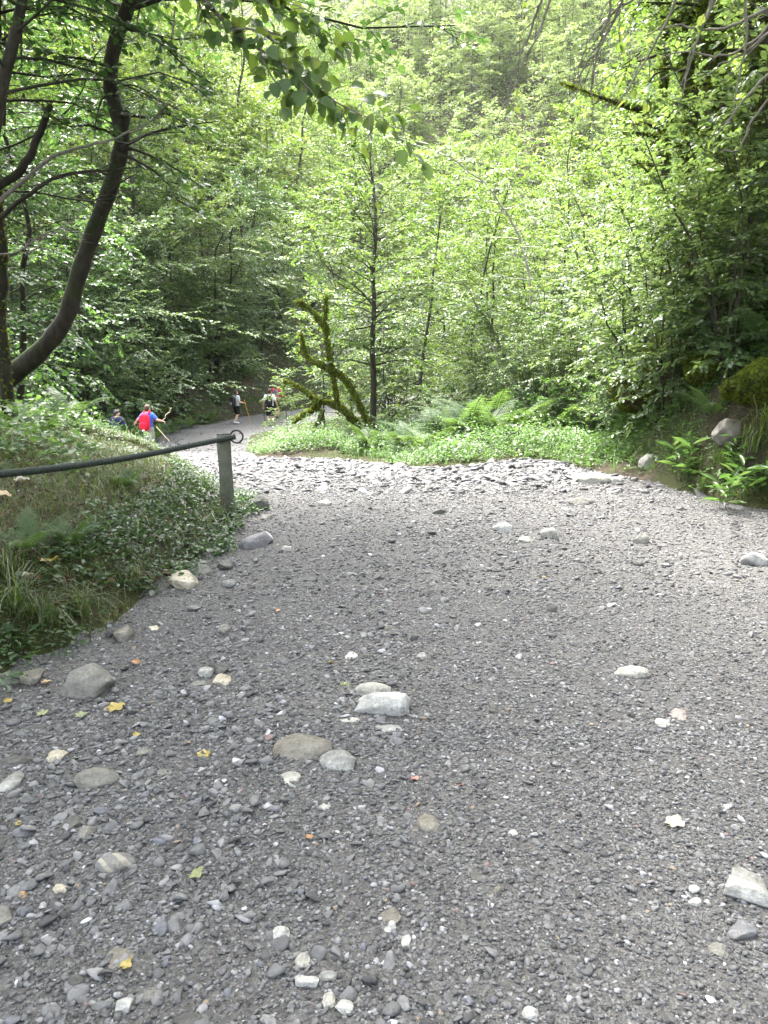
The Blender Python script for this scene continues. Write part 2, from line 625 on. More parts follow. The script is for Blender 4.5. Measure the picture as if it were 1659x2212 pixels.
def path_mat():
    m, nt, out = new_mat('trodden_shale_dirt')
    n0 = tex_noise(nt, .55, 4, .6)
    n1 = tex_noise(nt, 9, 6, .7)
    v = nd(nt, 'ShaderNodeTexVoronoi')
    v.inputs['Scale'].default_value = 95
    v2 = nd(nt, 'ShaderNodeTexVoronoi')
    v2.inputs['Scale'].default_value = 34
    tc = nd(nt, 'ShaderNodeTexCoord')
    for q in (v, v2):
        nt.links.new(tc.outputs['Object'], q.inputs['Vector'])
    sep = nd(nt, 'ShaderNodeSeparateColor')
    nt.links.new(v.outputs['Color'], sep.inputs[0])
    grain = ramp(nt, sep.outputs[0], [(0, (0.038, 0.037, 0.037)), (.4, (0.073, 0.072, 0.072)), (.75, (0.107, 0.106, 0.106)), (.95, (0.154, 0.152, 0.153)), (1, (0.323, 0.320, 0.331))])
    dirt = ramp(nt, n0.outputs[0], [(.38, (0.056, 0.052, 0.051)), (.62, (0.089, 0.084, 0.081))])
    f = ramp(nt, n1.outputs[0], [(.35, (0.244, 0.246, 0.260)), (.62, (0.691, 0.702, 0.763))])
    c = mixc(nt, f, dirt, grain)
    p = nd(nt, 'ShaderNodeBsdfPrincipled')
    p.inputs['Roughness'].default_value = .82
    p.inputs['Specular IOR Level'].default_value = .25
    nt.links.new(c, p.inputs['Base Color'])
    b1 = bump(nt, v.outputs['Distance'], .9, .008)
    b2 = bump(nt, v2.outputs['Distance'], .55, .014, b1)
    b3 = bump(nt, n1.outputs[0], .5, .03, b2)
    nt.links.new(b3, p.inputs['Normal'])
    nt.links.new(p.outputs[0], out.inputs[0])
    return m


def soil_mat():
    m, nt, out = new_mat('woodland_soil')
    n0 = tex_noise(nt, .8, 5, .65)
    n1 = tex_noise(nt, 7, 6, .7)
    n2 = tex_noise(nt, 40, 4, .6)
    soil = ramp(nt, n1.outputs[0], [(.3, (.028, .022, .016)), (.55, (.055, .043, .031)), (.75, (.10, .078, .056))])
    moss = ramp(nt, n2.outputs[0], [(.3, (.018, .022, .008)), (.7, (.042, .048, .014))])
    f = ramp(nt, n0.outputs[0], [(.42, (0, 0, 0)), (.56, (1, 1, 1))])
    c = mixc(nt, f, soil, moss)
    p = nd(nt, 'ShaderNodeBsdfPrincipled')
    p.inputs['Roughness'].default_value = .9
    p.inputs['Specular IOR Level'].default_value = .15
    nt.links.new(c, p.inputs['Base Color'])
    b = bump(nt, n2.outputs[0], .7, .03)
    nt.links.new(bump(nt, n1.outputs[0], .7, .08, b), p.inputs['Normal'])
    nt.links.new(p.outputs[0], out.inputs[0])
    return m


M['gravel'] = gravel_mat()
M['path'] = path_mat()
M['soil'] = soil_mat()
M['post'] = surf_mat('weathered_post_wood', (.075, .08, .062), .8, .25, (9, (.13, .13, .10), .35, .7), (40, .5, .006))
M['post_top'] = surf_mat('lichened_post_top', (.045, .045, .04), .9, .2, (40, (.2, .2, .19), .5, .62), (60, .8, .01))
M['rope'] = surf_mat('green_grey_rope', (.022, .028, .024), .85, .25, (60, (.05, .06, .05), .4, .7))
M['iron'] = surf_mat('dark_iron', (.03, .03, .03), .55, .5, None, None, .6)
M['sky_tape'] = surf_mat('green_tape', (.02, .10, .06), .6, .3)
# ------------------------------------------------------------------ ground sheet
def grid_lines(a, b, pts):
    """positions from a to b whose spacing follows (coordinate, spacing) pairs"""
    out = [a]
    xs, hs = zip(*pts)
    while out[-1] < b:
        out.append(out[-1] + float(np.interp(out[-1], xs, hs)))
    return np.array(out)


def sheet(xs, ys, zf, keep=None):
    X, Y = np.meshgrid(xs, ys)
    Z = zf(X, Y)
    V = np.stack([X, Y, Z], -1).reshape(-1, 3)
    nx, ny = len(xs), len(ys)
    i = np.arange(ny - 1)[:, None] * nx + np.arange(nx - 1)[None, :]
    Q = np.stack([i, i + 1, i + nx + 1, i + nx], -1).reshape(-1, 4)
    if keep is not None:
        k = keep(X, Y).reshape(-1)
        Q = Q[k[Q].any(1)]
        used = np.unique(Q)
        re = np.zeros(len(V), np.int64)
        re[used] = np.arange(len(used))
        V, Q = V[used], re[Q]
    return V, Q


gx = grid_lines(-130, 130, [(-130, 5), (-30, 1.4), (-12, .45), (-7, .16), (7, .16), (14, .5), (40, 1.5), (130, 5)])
gy = grid_lines(-25, 190, [(-25, 2.5), (-4, .5), (0, .2), (14, .16), (24, .35), (45, .7), (90, 2), (190, 5)])


def ground_z(X, Y):
    z = height(X, Y)
    sd = path_sd(X, Y)
    return z - 0.10 * (1 - sstep(-0.35, 0.05, sd))       # lies below the path sheet where the path runs


a = Acc()
a.add(*sheet(gx, gy, ground_z))
tag(obj('ground', a.mesh('ground', M['soil'], True)), 'mossy brown woodland soil of banks and slopes', kind='structure')

px_ = grid_lines(-14, 12, [(-14, .3), (-4, .09), (-3, .06), (4.5, .06), (6, .12), (12, .4)])
py_ = grid_lines(-3, 76, [(-3, .3), (1, .05), (6, .06), (12, .09), (20, .16), (35, .3), (76, .8)])


def path_z(X, Y):
    z = height(X, Y)
    sd = path_sd(X, Y) + 0.10 * wob(X, Y, 2.2)
    z = z + 0.012 * wob(X, Y, 6.0) * (1 - sstep(8, 20, Y)) + 0.004
    return z - 0.16 * sstep(-0.05, 0.30, sd)


a = Acc()
a.add(*sheet(px_, py_, path_z, lambda X, Y: path_sd(X, Y) < 0.35))
tag(obj('path', a.mesh('path', M['path'], True)), 'grey stony woodland path of trodden shale dirt', kind='structure')


# ------------------------------------------------------------------ stones
def ico(sub):
    import bmesh
    bm = bmesh.new()
    bmesh.ops.create_icosphere(bm, subdivisions=sub, radius=1)
    bm.verts.ensure_lookup_table()
    V = np.array([v.co[:] for v in bm.verts])
    F = np.array([[v.index for v in f.verts] for f in bm.faces])
    bm.free()
    return V, F


ICO = {s: ico(s) for s in (1, 2, 3, 4)}


def rock_shape(R, sub, cuts=7, rough=.06, cut=(.55, .95)):
    V, F = ICO[sub]
    V = V.copy()
    for _ in range(cuts):
        n = nrm(R.normal(size=3))
        d = V @ n - R.uniform(*cut)
        V -= np.clip(d, 0, None)[:, None] * n * .92
    if rough:
        k = R.normal(size=(6, 3)) * 2.2
        ph = R.uniform(0, 6.28, 6)
        V *= (1 + rough * np.sin(V @ k.T + ph).sum(1) / 2)[:, None]
        k = R.normal(size=(8, 3)) * 7
        ph = R.uniform(0, 6.28, 8)
        V *= (1 + rough * .3 * np.sin(V @ k.T + ph).sum(1) / 2)[:, None]
    return V, F


SHAPES = {s: [rock_shape(np.random.default_rng(100 + i), s, 9 + i % 4, .04, (.30, .72)) for i in range(10)] for s in (1, 2)}


def scatter(acc, x, y, z, size, sub, R, flat=(.28, .7)):
    """pebbles of the given half-length lying on the path"""
    n = len(x)
    which = R.integers(0, 10, n)
    az = R.uniform(0, 2 * PI, n)
    tx, ty = R.normal(0, .22, n), R.normal(0, .22, n)
    sx = size
    sy = size * R.uniform(.5, .95, n)
    sz = size * R.uniform(*flat, n) * .75
    for w in range(10):
        k = which == w
        if not k.any():
            continue
        V, F = SHAPES[sub][w]
        p = V[None] * np.stack([sx[k], sy[k], sz[k]], 1)[:, None, :]
        c, s = np.cos(az[k])[:, None], np.sin(az[k])[:, None]
        X, Y, Z = p[..., 0] * c - p[..., 1] * s, p[..., 0] * s + p[..., 1] * c, p[..., 2]
        Z = Z + X * tx[k][:, None] + Y * ty[k][:, None]
        P = np.stack([X + x[k][:, None], Y + y[k][:, None], Z + (z[k] + sz[k] * .32)[:, None]], -1)
        off = (np.arange(k.sum()) * len(V))[:, None, None]
        acc.add(P.reshape(-1, 3), None, (F[None] + off).reshape(-1, 3))


def gravel_zone(acc, R, x0, x1, y0, y1, dens, med, sig, smin, smax, sub, thr=-9, edge=.05, spread=.75):
    n = int(dens * (x1 - x0) * (y1 - y0))
    x, y = R.uniform(x0, x1, n), R.uniform(y0, y1, n)
    sd = path_sd(x, y)
    w = wob(x, y, 1.3)
    k = (sd < edge) & (w * spread + R.uniform(-.6, 1, n) > thr)
    x, y, w = x[k], y[k], w[k]
    s = np.clip(med * np.exp(R.normal(0, sig, len(x))) * (1 + .25 * np.clip(w, -1, 1.2)), smin, smax) / 2
    scatter(acc, x, y, path_z(x, y), s, sub, R)


g = Acc()
GR = np.random.default_rng(21)
gravel_zone(g, GR, -1.9, 2.1, 1.1, 2.6, 4500, .010, .35, .006, .018, 1, -.6)
gravel_zone(g, GR, -2.4, 2.6, 1.1, 3.0, 4200, .018, .42, .009, .036, 1, -.45)
gravel_zone(g, GR, -2.6, 3.2, 2.8, 4.9, 3300, .020, .42, .010, .036, 1, -.5)
gravel_zone(g, GR, -2.9, 3.1, 1.1, 4.0, 120, .036, .28, .022, .055, 2, .1)
gravel_zone(g, GR, -3.0, .1, 1.1, 4.6, 190, .048, .28, .03, .085, 2, .35, .05, .9)
gravel_zone(g, GR, -2.4, 4.4, 4.8, 9.5, 1150, .029, .42, .012, .06, 1, -.45)
gravel_zone(g, GR, -1.75, -.45, 1.75, 3.4, 330, .045, .35, .025, .085, 2, -.25)
gravel_zone(g, GR, -.9, .1, 3.4, 5.2, 90, .045, .3, .03, .08, 2, -.1)
gravel_zone(g, GR, -2.4, 4.4, 4.0, 9.5, 55, .055, .35, .035, .12, 2, .0)
gravel_zone(g, GR, -6.5, 4.0, 9.3, 15, 330, .048, .45, .02, .13, 1, -.4)
gravel_zone(g, GR, -6.5, 4.0, 8.6, 17, 60, .12, .38, .05, .26, 2, -.3)
gravel_zone(g, GR, -9.5, 0, 15, 26, 60, .07, .45, .03, .2, 1, -.1)
gravel_zone(g, GR, -10, 4, 26, 60, 12, .09, .4, .04, .22, 1, -.1)
tag(obj('gravel', g.mesh('gravel', M['gravel'])), 'grey shale gravel and pebbles strewn over the path', kind='stuff')

_used = []


def stone(px, py, w, h, mat, label, seed=0, cuts=8, rough=.07, rot=0.0, name='stone', flat=.42, lift=.28, yy=None, cat='stone', cut=(.55, .95)):
    """a stone seen at (px,py) on the photo sheet, w by h sheet pixels"""
    p = ground_hit(px, py + h * .25)
    dist = p[1] * CP + (CAM_H - p[2]) * SP
    W = w / FPX * dist
    H = h / FPX * dist
    a_ = math.atan2(CAM_H - p[2], p[1])
    zz = W * flat * .5
    dd = np.clip((H - zz * math.cos(a_)) / math.sin(a_), .45 * W, 1.5 * W)
    R = np.random.default_rng(500 + seed + int(px * 3 + py))
    V, F = rock_shape(R, 4 if W > .12 or dist < 5 else 3, cuts, rough, cut)
    V = V / np.abs(V).max(0)
    V = V * np.array([W / 2, dd / 2, zz])
    acc = Acc().add(V, None, F)
    o = obj(name, acc.mesh(name, ST[mat], True), None, (p[0], p[1], p[2] + zz * lift), (R.normal(0, .05), R.normal(0, .05), rot))
    tag(o, label, cat)
    _used.append((p[0], p[1], W))
    return o


S_ = stone
S_(835, 1527, 142, 52, 'white', 'large flat white-grey stone, the brightest one lying in the middle of the path', flat=.5, cuts=10)
S_(808, 1492, 84, 40, 'pale', 'pale humped stone lying right behind the large white-grey stone', flat=.5, cuts=9)
S_(655, 1602, 135, 74, 'brown', 'wide smooth brown-grey stone sunk in the path before the white-grey one', flat=.4, lift=.1, cuts=5, cut=(.7, .95))
S_(732, 1643, 98, 50, 'patchy', 'grey stone with whitish worn end touching the wide brown-grey stone', rot=-.35, flat=.45)
S_(625, 1676, 52, 32, 'pale', 'small flat pale stone just below the wide brown-grey stone', flat=.3)
S_(755, 1550, 70, 26, 'pale', 'flat pale slab sunk in dirt before the large white-grey stone', flat=.25, lift=0)
S_(840, 1572, 78, 24, 'patchy', 'flat grey slab sunk right below the large white-grey stone', flat=.25, lift=0)
S_(211, 1680, 97, 52, 'grey', 'smooth oval grey stone lying alone on brown dirt', flat=.5, cuts=4, cut=(.75, .95), rough=.03, rot=.2)
S_(193, 1466, 122, 88, 'grey', 'big grey boulder with cracked sides at the foot of the bank', name='boulder', cat='boulder', flat=.75, cuts=12, rough=.09, cut=(.5, .9))
S_(73, 1461, 57, 42, 'brown', 'brownish rounded stone between the big cracked boulder and the bank', flat=.7)
S_(398, 1254, 66, 48, 'cream', 'pale cream boulder tucked against ivy at the bank edge', name='boulder', cat='boulder', flat=.8, cuts=10)
S_(266, 1367, 42, 38, 'brown', 'brown stone half buried under the grass of the bank', flat=.8)
S_(550, 1167, 64, 46, 'veined', 'purple-grey stone crossed by a white vein, near the post', flat=.7, cuts=9, rot=-.5)
S_(560, 1093, 46, 30, 'dark', 'dark rock at the foot of the wooden post', name='boulder', cat='rock', flat=.9, lift=.5)
S_(576, 1116, 26, 16, 'grey', 'little grey stone between the dark rock and the veined stone', flat=.6)
S_(486, 1222, 36, 28, 'dark', 'dark grey stone by the bank above a bluish one', flat=.7)
S_(440, 1232, 40, 26, 'grey', 'grey stone right behind the pale cream boulder', flat=.7)
S_(494, 1257, 34, 24, 'blue', 'bluish stone lying right of the pale cream boulder', flat=.5)
S_(420, 1312, 30, 18, 'blue', 'bluish slate chip below the pale cream boulder', flat=.5)
S_(485, 1360, 30, 22, 'grey', 'round dark pebble alone on the gravel below the bank', flat=.8, cuts=3)
S_(250, 1862, 86, 50, 'banded', 'oval banded stone with an ochre rim among the near pebbles', flat=.5, cuts=4, cut=(.75, .95), rough=.03, rot=.1)
S_(1612, 1902, 118, 96, 'patchy', 'big angular stone with a white face at the path edge', name='boulder', cat='boulder', flat=.6, cuts=11, cut=(.5, .85), rot=-.6)
S_(1600, 2002, 62, 60, 'blue', 'blue-grey stone below the big angular white-faced one', flat=.5, rot=-.7)
S_(1552, 2048, 46, 34, 'grey', 'grey stone left of the blue-grey one beneath the white-faced boulder', flat=.5, rot=-.5)
S_(925, 1772, 54, 50, 'brown', 'brown-grey stone with square end sunk upright in the path', flat=.5, lift=.1)
S_(843, 1977, 66, 42, 'brown', 'brown wedge-shaped stone among near pebbles', flat=.55, rot=-.4, cut=(.4, .8))
S_(25, 1684, 46, 50, 'patchy', 'round grey stone with a white rim, left of the oval grey one', flat=.6, cuts=4)
S_(664, 2120, 58, 30, 'white', 'long white stone lying in the nearest gravel', flat=.55, rot=-.12)
S_(742, 2170, 44, 42, 'white', 'square-cornered white stone, the nearest white one', flat=.7, cut=(.45, .75))
S_(712, 2155, 32, 38, 'pale', 'pale grey stone touching the square-cornered white stone', flat=.7)
S_(708, 2105, 40, 28, 'patchy', 'whitish speckled stone right of the long white stone', flat=.6)
S_(607, 2013, 38, 34, 'white', 'chalky white stone with a notch, left of two white ones', flat=.7)
S_(845, 2001, 34, 30, 'white', 'small angular white stone above the rounded white pebble', flat=.7, cut=(.45, .75))
S_(877, 2028, 26, 40, 'white', 'rounded upright white pebble with a grey side', flat=.8, cuts=3)
S_(830, 2080, 30, 17, 'white', 'thin white flake in the gravel behind the square-cornered stone', flat=.4)
S_(655, 2072, 36, 38, 'pale', 'knobbly pale stone above the long white stone', flat=.8)
S_(1107, 1800, 32, 22, 'white', 'lone white pebble at mid path with bare gravel around', flat=.5)
S_(703, 1742, 28, 22, 'white', 'white pebble left of the brown square-ended stone', flat=.6)
S_(726, 1795, 20, 26, 'pale', 'pale drop-shaped pebble below a white pebble', flat=.6, rot=.3)
S_(1430, 1560, 34, 28, 'speckled', 'white stone with dark speckles beside a pinkish one', flat=.7)
S_(1465, 1536, 46, 34, 'pink', 'flat pinkish stone behind the speckled white one', flat=.3, lift=.05)
S_(1365, 1453, 80, 32, 'pale', 'long pale stone lying lengthwise, smooth like a loaf', flat=.4, cuts=4, cut=(.75, .95), rot=-.25)
S_(1090, 1143, 50, 20, 'white', 'bright white stone on the sunny part of the path, one of two close by', flat=.6)
S_(1188, 1157, 46, 24, 'pale', 'pale stone with a dark underside right of the bright white stone', flat=.8)
S_(1136, 1168, 34, 16, 'pale', 'low pale stone between two bright stones', flat=.6)
S_(1384, 1168, 42, 20, 'pale', 'white-topped stone with dark underside far along the path', flat=.8, rot=.2)
S_(1376, 1215, 20, 24, 'dark', 'dark slate splinter standing below the white-topped stone', flat=.7, rot=.9)
S_(1188, 1313, 30, 16, 'grey', 'small grey stone with a shadowed front at mid path', flat=.8)
S_(1630, 1212, 62, 30, 'white', 'white boulder at the sunlit outer edge of the path', name='boulder', cat='boulder', flat=.7)
S_(1285, 1038, 100, 22, 'pale', 'long pale slab outcrop on the brow of the path', flat=.35)
S_(1330, 1040, 40, 16, 'white', 'white stone on top of the brow beside the pale slab', flat=.6)
S_(1255, 1085, 60, 14, 'grey', 'thin grey slab tilted below the pale outcrop', flat=.35)
S_(946, 1108, 36, 11, 'dark', 'dark flat slate lying on the bare middle of the path', flat=.5)
S_(702, 1088, 30, 15, 'pale', 'pale stone on the path right of the dark rock by the post', flat=.7)
S_(620, 1189, 32, 18, 'pale', 'pale stone on a dark one below the veined stone', flat=.8)
S_(160, 1770, 48, 48, 'dark', 'dark rounded stone with a pale edge at the head of the pebble heap', flat=.6)
S_(183, 1796, 50, 44, 'grey', 'grey block-like stone against the dark rounded one', flat=.6, rot=.4)
S_(128, 1921, 44, 28, 'cream', 'cream flat-topped stone beside a small orange one', flat=.55)
S_(48, 1935, 24, 20, 'orange', 'small orange-brown pebble left of the cream stone', flat=.8)
S_(4, 1976, 56, 62, 'grey', 'grey stone cut by the edge of the view, nearest the orange pebble', flat=.5)
S_(40, 1642, 90, 34, 'dark', 'flat dark stone behind the round white-rimmed one', flat=.3, lift=.05)
S_(125, 1632, 46, 34, 'cream', 'rough cream stone with rings like a shell', flat=.6)
S_(448, 1448, 40, 34, 'patchy', 'grey white-streaked stone in the cluster below the bank', flat=.6)
S_(480, 1468, 38, 30, 'cream', 'light brown stone at the right end of the stone cluster', flat=.6)
S_(475, 1446, 36, 26, 'dark', 'dark stone in the cluster beside the white-streaked one', flat=.6)
S_(430, 1480, 38, 22, 'grey', 'flat grey stone at the front of the stone cluster', flat=.4)
S_(1030, 1893, 46, 30, 'dark', 'dark slate piece with pale left edge', flat=.4, cut=(.4, .75))
S_(1076, 1926, 28, 26, 'brown', 'brown cube-like stone next to the dark slate piece', flat=.9, cut=(.5, .7))
S_(1065, 1537, 24, 22, 'dark', 'small dark angular stone on bare gravel right of the white-grey stone', flat=.9, cut=(.45, .7))
S_(270, 2172, 40, 36, 'white', 'off-white cornered stone in the nearest gravel below a dark one', flat=.7, cut=(.45, .75))
S_(163, 2118, 40, 32, 'dark', 'round dark brown stone in the nearest gravel', flat=.8, cuts=3)
S_(322, 2150, 36, 28, 'grey', 'olive-grey rounded stone right of the off-white cornered one', flat=.7, cuts=4)
S_(260, 2062, 68, 52, 'brown', 'broad brown stone sunk flush into the near path', flat=.25, lift=0)
S_(405, 2203, 72, 30, 'dark', 'dark stone cut by the lower edge of the view', flat=.4)
S_(912, 1418, 26, 20, 'patchy', 'small two-toned angular stone beyond the pale humped stone', flat=.8)
S_(828, 1408, 34, 22, 'blue', 'bluish flat stone beside a dark slate beyond the pale humped stone', flat=.4)
S_(795, 1420, 32, 14, 'dark', 'dark slate lying between a speckled and a bluish stone', flat=.5)
S_(757, 1418, 32, 20, 'speckled', 'speckled pale stone left of the dark slate', flat=.7)
S_(310, 1625, 36, 26, 'grey', 'grey stone behind the smooth oval one', flat=.6)
S_(355, 1668, 34, 26, 'grey', 'grey angular stone among pebbles right of the smooth oval one', flat=.6, cut=(.45, .75))
S_(1145, 2188, 40, 30, 'white', 'white stone partly in the nearest gravel, right of the square-cornered one', flat=.6)
S_(1500, 1920, 28, 22, 'white', 'smaller white pebble of a pair before the white-faced boulder', flat=.7, cuts=4)
S_(1502, 1945, 30, 24, 'white', 'lower white pebble of a pair before the white-faced boulder', flat=.7, cuts=4)
# ------------------------------------------------------------------ trees
def rotz(d, a):
    c, s = math.cos(a), math.sin(a)
    return np.array([d[0] * c - d[1] * s, d[0] * s + d[1] * c, d[2]])


def grow_branch(R, W, L, p0, d, length, rad, sub, lps, leaf, droop, spread=.42, tw0=.2, twk=3, mb=6, zj=.26, subang=(30, 75), bare=0.0):
    """one limb with side twigs; leaf anchors are appended to L = [pos, dir, normal, size]"""
    s = np.linspace(0, 1, mb)
    jit = np.cumsum(R.normal(0, .085 * length, (mb, 3)), 0) * s[:, None] * .6
    bp = p0 + length * s[:, None] * d + jit
    bp[:, 2] -= droop * length * s ** 2
    tube(W, bp, rad * (1 - .85 * s) + .0025, 4, cap=False)
    side = 1
    for j in range(sub):
        ss = tw0 + (1 - tw0) * (j + R.random()) / sub
        q = along(bp, [ss])[0]
        i = min(int(ss * (mb - 1)), mb - 2)
        bd = nrm(bp[i + 1] - bp[i])
        side = -side
        ang = side * math.radians(R.uniform(*subang)) * (1.0 if ss < .93 else .3)
        td = rotz(bd, ang)
        td[2] = td[2] * .5 + R.normal(0, zj)
        td = nrm(td)
        tl = length * spread * (1.2 - ss * .75) * R.uniform(.6, 1.15)
        f = np.linspace(0, 1, 3)
        tw = q + tl * f[:, None] * td
        tw[:, 2] -= droop * tl * .6 * f ** 2
        tube(W, tw, [min(rad * .4, .006), .004, .0018], twk, cap=False)
        if bare and R.random() < bare:
            continue
        n = max(2, int(lps * R.uniform(.7, 1.3)))
        ff = np.clip((np.arange(n) + R.random(n) * .8) / n, 0.05, 1)
        pos = along(tw, ff) + R.normal(0, .012, (n, 3))
        sg = np.where(np.arange(n) % 2, 1, -1) * np.radians(R.uniform(30, 75, n)) * np.where(ff > .93, .2, 1)
        c, s_ = np.cos(sg), np.sin(sg)
        dd = np.stack([td[0] * c - td[1] * s_, td[0] * s_ + td[1] * c, td[2] - .18 + R.normal(0, .22, n)], 1)
        L[0].append(pos)
        L[1].append(dd)
        L[2].append(np.stack([R.normal(0, .48, n), R.normal(0, .48, n), np.ones(n)], 1))
        L[3].append(leaf * R.uniform(.5, 1.2, n))
    return bp


def crown_profile(u, kind):
    if kind == 'round':
        return .45 + .55 * math.sin(PI * min(1, u * .85 + .12))
    if kind == 'cone':
        return 1.05 - .8 * u
    return .5 + .5 * math.sin(PI * min(1, u * .7 + .25))


def stem(R, W, L, base, h, r0, c0, nb, blen, el, sub, lps, leaf, lean=(0, 0), wig=.2, droop=.25, kind='round', pts=None, spread=.42, k=7, bare=0.0):
    if pts is None:
        n = 11
        t = np.linspace(0, 1, n)
        w = np.cumsum(R.normal(0, wig / math.sqrt(n), (n, 2)), 0) * t[:, None]
        pts = np.stack([lean[0] * t ** 1.5 + w[:, 0], lean[1] * t ** 1.5 + w[:, 1], h * t], 1) + base
        pts[0, 2] -= .25
    n = len(pts)
    t = np.linspace(0, 1, n)
    rad = r0 * (1 - .87 * t) + .004
    rad[0] *= 1.3
    tube(W, pts, rad, k)
    for i in range(nb):
        u = min(1, max(0, (i + R.random()) / nb + R.normal(0, .04)))
        tt = c0 + (1 - c0) * u * .985
        p0 = along(pts, [tt])[0]
        azz = i * 2.39996 + R.normal(0, .35)
        ln = blen * crown_profile(u, kind) * R.uniform(.7, 1.2)
        e = math.radians(el[0] + (el[1] - el[0]) * u + R.normal(0, 16))
        d = np.array([math.cos(azz) * math.cos(e), math.sin(azz) * math.cos(e), math.sin(e)])
        r = (r0 * (1 - .87 * tt) + .004)
        grow_branch(R, W, L, p0, d, ln, max(.005, r * .32), sub, lps, leaf, droop, spread, bare=bare)
    return pts


def finish(name, W, L, bark, leafm, tmpl=LEAF6):
    C = Acc()
    leaves(C, np.concatenate(L[0]), np.concatenate(L[1]), np.concatenate(L[2]), np.concatenate(L[3]), tmpl)
    return W.mesh(name + '_trunk', bark, True), C.mesh(name + '_crown', leafm)


def make_tree(seed, name, stems, bark, leafm, tmpl=LEAF6):
    R = np.random.default_rng(seed)
    W, L = Acc(), [[], [], [], []]
    for kw in stems:
        kw = dict(kw)
        b = np.array(kw.pop('base', (0, 0, 0)), float)
        stem(R, W, L, b, **kw)
    return finish(name, W, L, bark, leafm, tmpl)


def hazel_stems(R, n, h, r0, spreadv, **kw):
    out = []
    for i in range(n):
        a_ = i * 2 * PI / n + R.uniform(-.4, .4)
        q = R.uniform(.5, 1) * spreadv
        hh = h * R.uniform(.7, 1.05)
        out.append(dict(base=(.12 * math.cos(a_), .12 * math.sin(a_), 0), h=hh, r0=r0 * R.uniform(.7, 1.1),
                        lean=(q * math.cos(a_), q * math.sin(a_)), **kw))
    return out


HR = np.random.default_rng(77)
PROTO = {}
PROTO['slender'] = [make_tree(1 + i, 'slender_tree', [dict(h=9.5, r0=.07, c0=.10, nb=52, blen=2.6, el=(0, 50), sub=12, lps=13, leaf=.105, wig=.8, droop=.24, lean=(.5, .3))], M['bark'], M['leaf']) for i in range(2)]
PROTO['tall'] = [make_tree(11 + i, 'tall_tree', [dict(h=16, r0=.14, c0=.22, nb=66, blen=4.0, el=(-5, 50), sub=13, lps=13, leaf=.135, wig=1.0, droop=.25, lean=(.8, -.4))], M['bark'], M['leaf']) for i in range(2)]
PROTO['layered'] = [make_tree(21 + i, 'layered_tree', [dict(h=7.5, r0=.075, c0=.12, nb=38, blen=3.3, el=(-4, 30), sub=14, lps=16, leaf=.10, wig=.7, droop=.16, kind='flat', lean=(.5, -.5))], M['bark_dark'], M['leaf_pale']) for i in range(2)]
PROTO['hazel'] = [make_tree(31 + i, 'hazel_bush', hazel_stems(HR, 7, 4.6, .022, 1.5, c0=.08, nb=15, blen=1.4, el=(5, 40), sub=8, lps=11, leaf=.10, wig=.4, droop=.3), M['bark'], M['leaf_pale']) for i in range(2)]
PROTO['sapling'] = [make_tree(41 + i, 'sapling', [dict(h=4.2, r0=.026, c0=.06, nb=32, blen=1.35, el=(5, 45), sub=9, lps=12, leaf=.088, wig=.4, droop=.22)], M['bark'], M['leaf']) for i in range(2)]
PROTO['shrub'] = [make_tree(51 + i, 'shrub', hazel_stems(HR, 8, 1.5, .014, .7, c0=.05, nb=11, blen=.6, el=(5, 45), sub=6, lps=9, leaf=.078, wig=.1, droop=.25), M['twig'], M['herb']) for i in range(2)]
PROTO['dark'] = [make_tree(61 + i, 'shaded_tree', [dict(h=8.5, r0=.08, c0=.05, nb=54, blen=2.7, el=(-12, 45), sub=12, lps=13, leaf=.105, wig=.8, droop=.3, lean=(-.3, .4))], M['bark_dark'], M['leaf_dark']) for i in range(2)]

PROTO['canopy'] = [make_tree(71, 'unseen_shade_tree', [dict(h=12.5, r0=.24, c0=.56, nb=58, blen=5.6, el=(2, 42), sub=15, lps=15, leaf=.125, wig=.5, droop=.06, kind='flat', lean=(2.6, .3))], M['bark'], M['leaf'])]
_first = {}


def place(kind, x, y, sc, label, cat, group=None, rz=None, name=None, z=None, var=None, tilt=(0, 0)):
    """the first of each prototype is built from its meshes, the others are copies of it"""
    v = int(rng.integers(0, len(PROTO[kind]))) if var is None else var
    zz = hz(x, y) if z is None else z
    rz = float(rng.uniform(0, 2 * PI)) if rz is None else rz
    if tilt == (0, 0):
        tilt = tuple(rng.normal(0, .07, 2))
    if (kind, v) not in _first:
        tm, cm = PROTO[kind][v]
        nm = name or tm.name.replace('_trunk', '')
        r = thing(nm, label, cat, (x, y, zz), (tilt[0], tilt[1], rz), sc, group)
        obj('trunk', tm, r)
        obj('crown', cm, r)
        _first[kind, v] = r
        return r
    r = dup(_first[kind, v], (x, y, zz), (tilt[0], tilt[1], rz), sc, label, None)
    if group:
        r['group'] = group
    elif 'group' in r:
        del r['group']
    if name:
        r.name = name
    return r


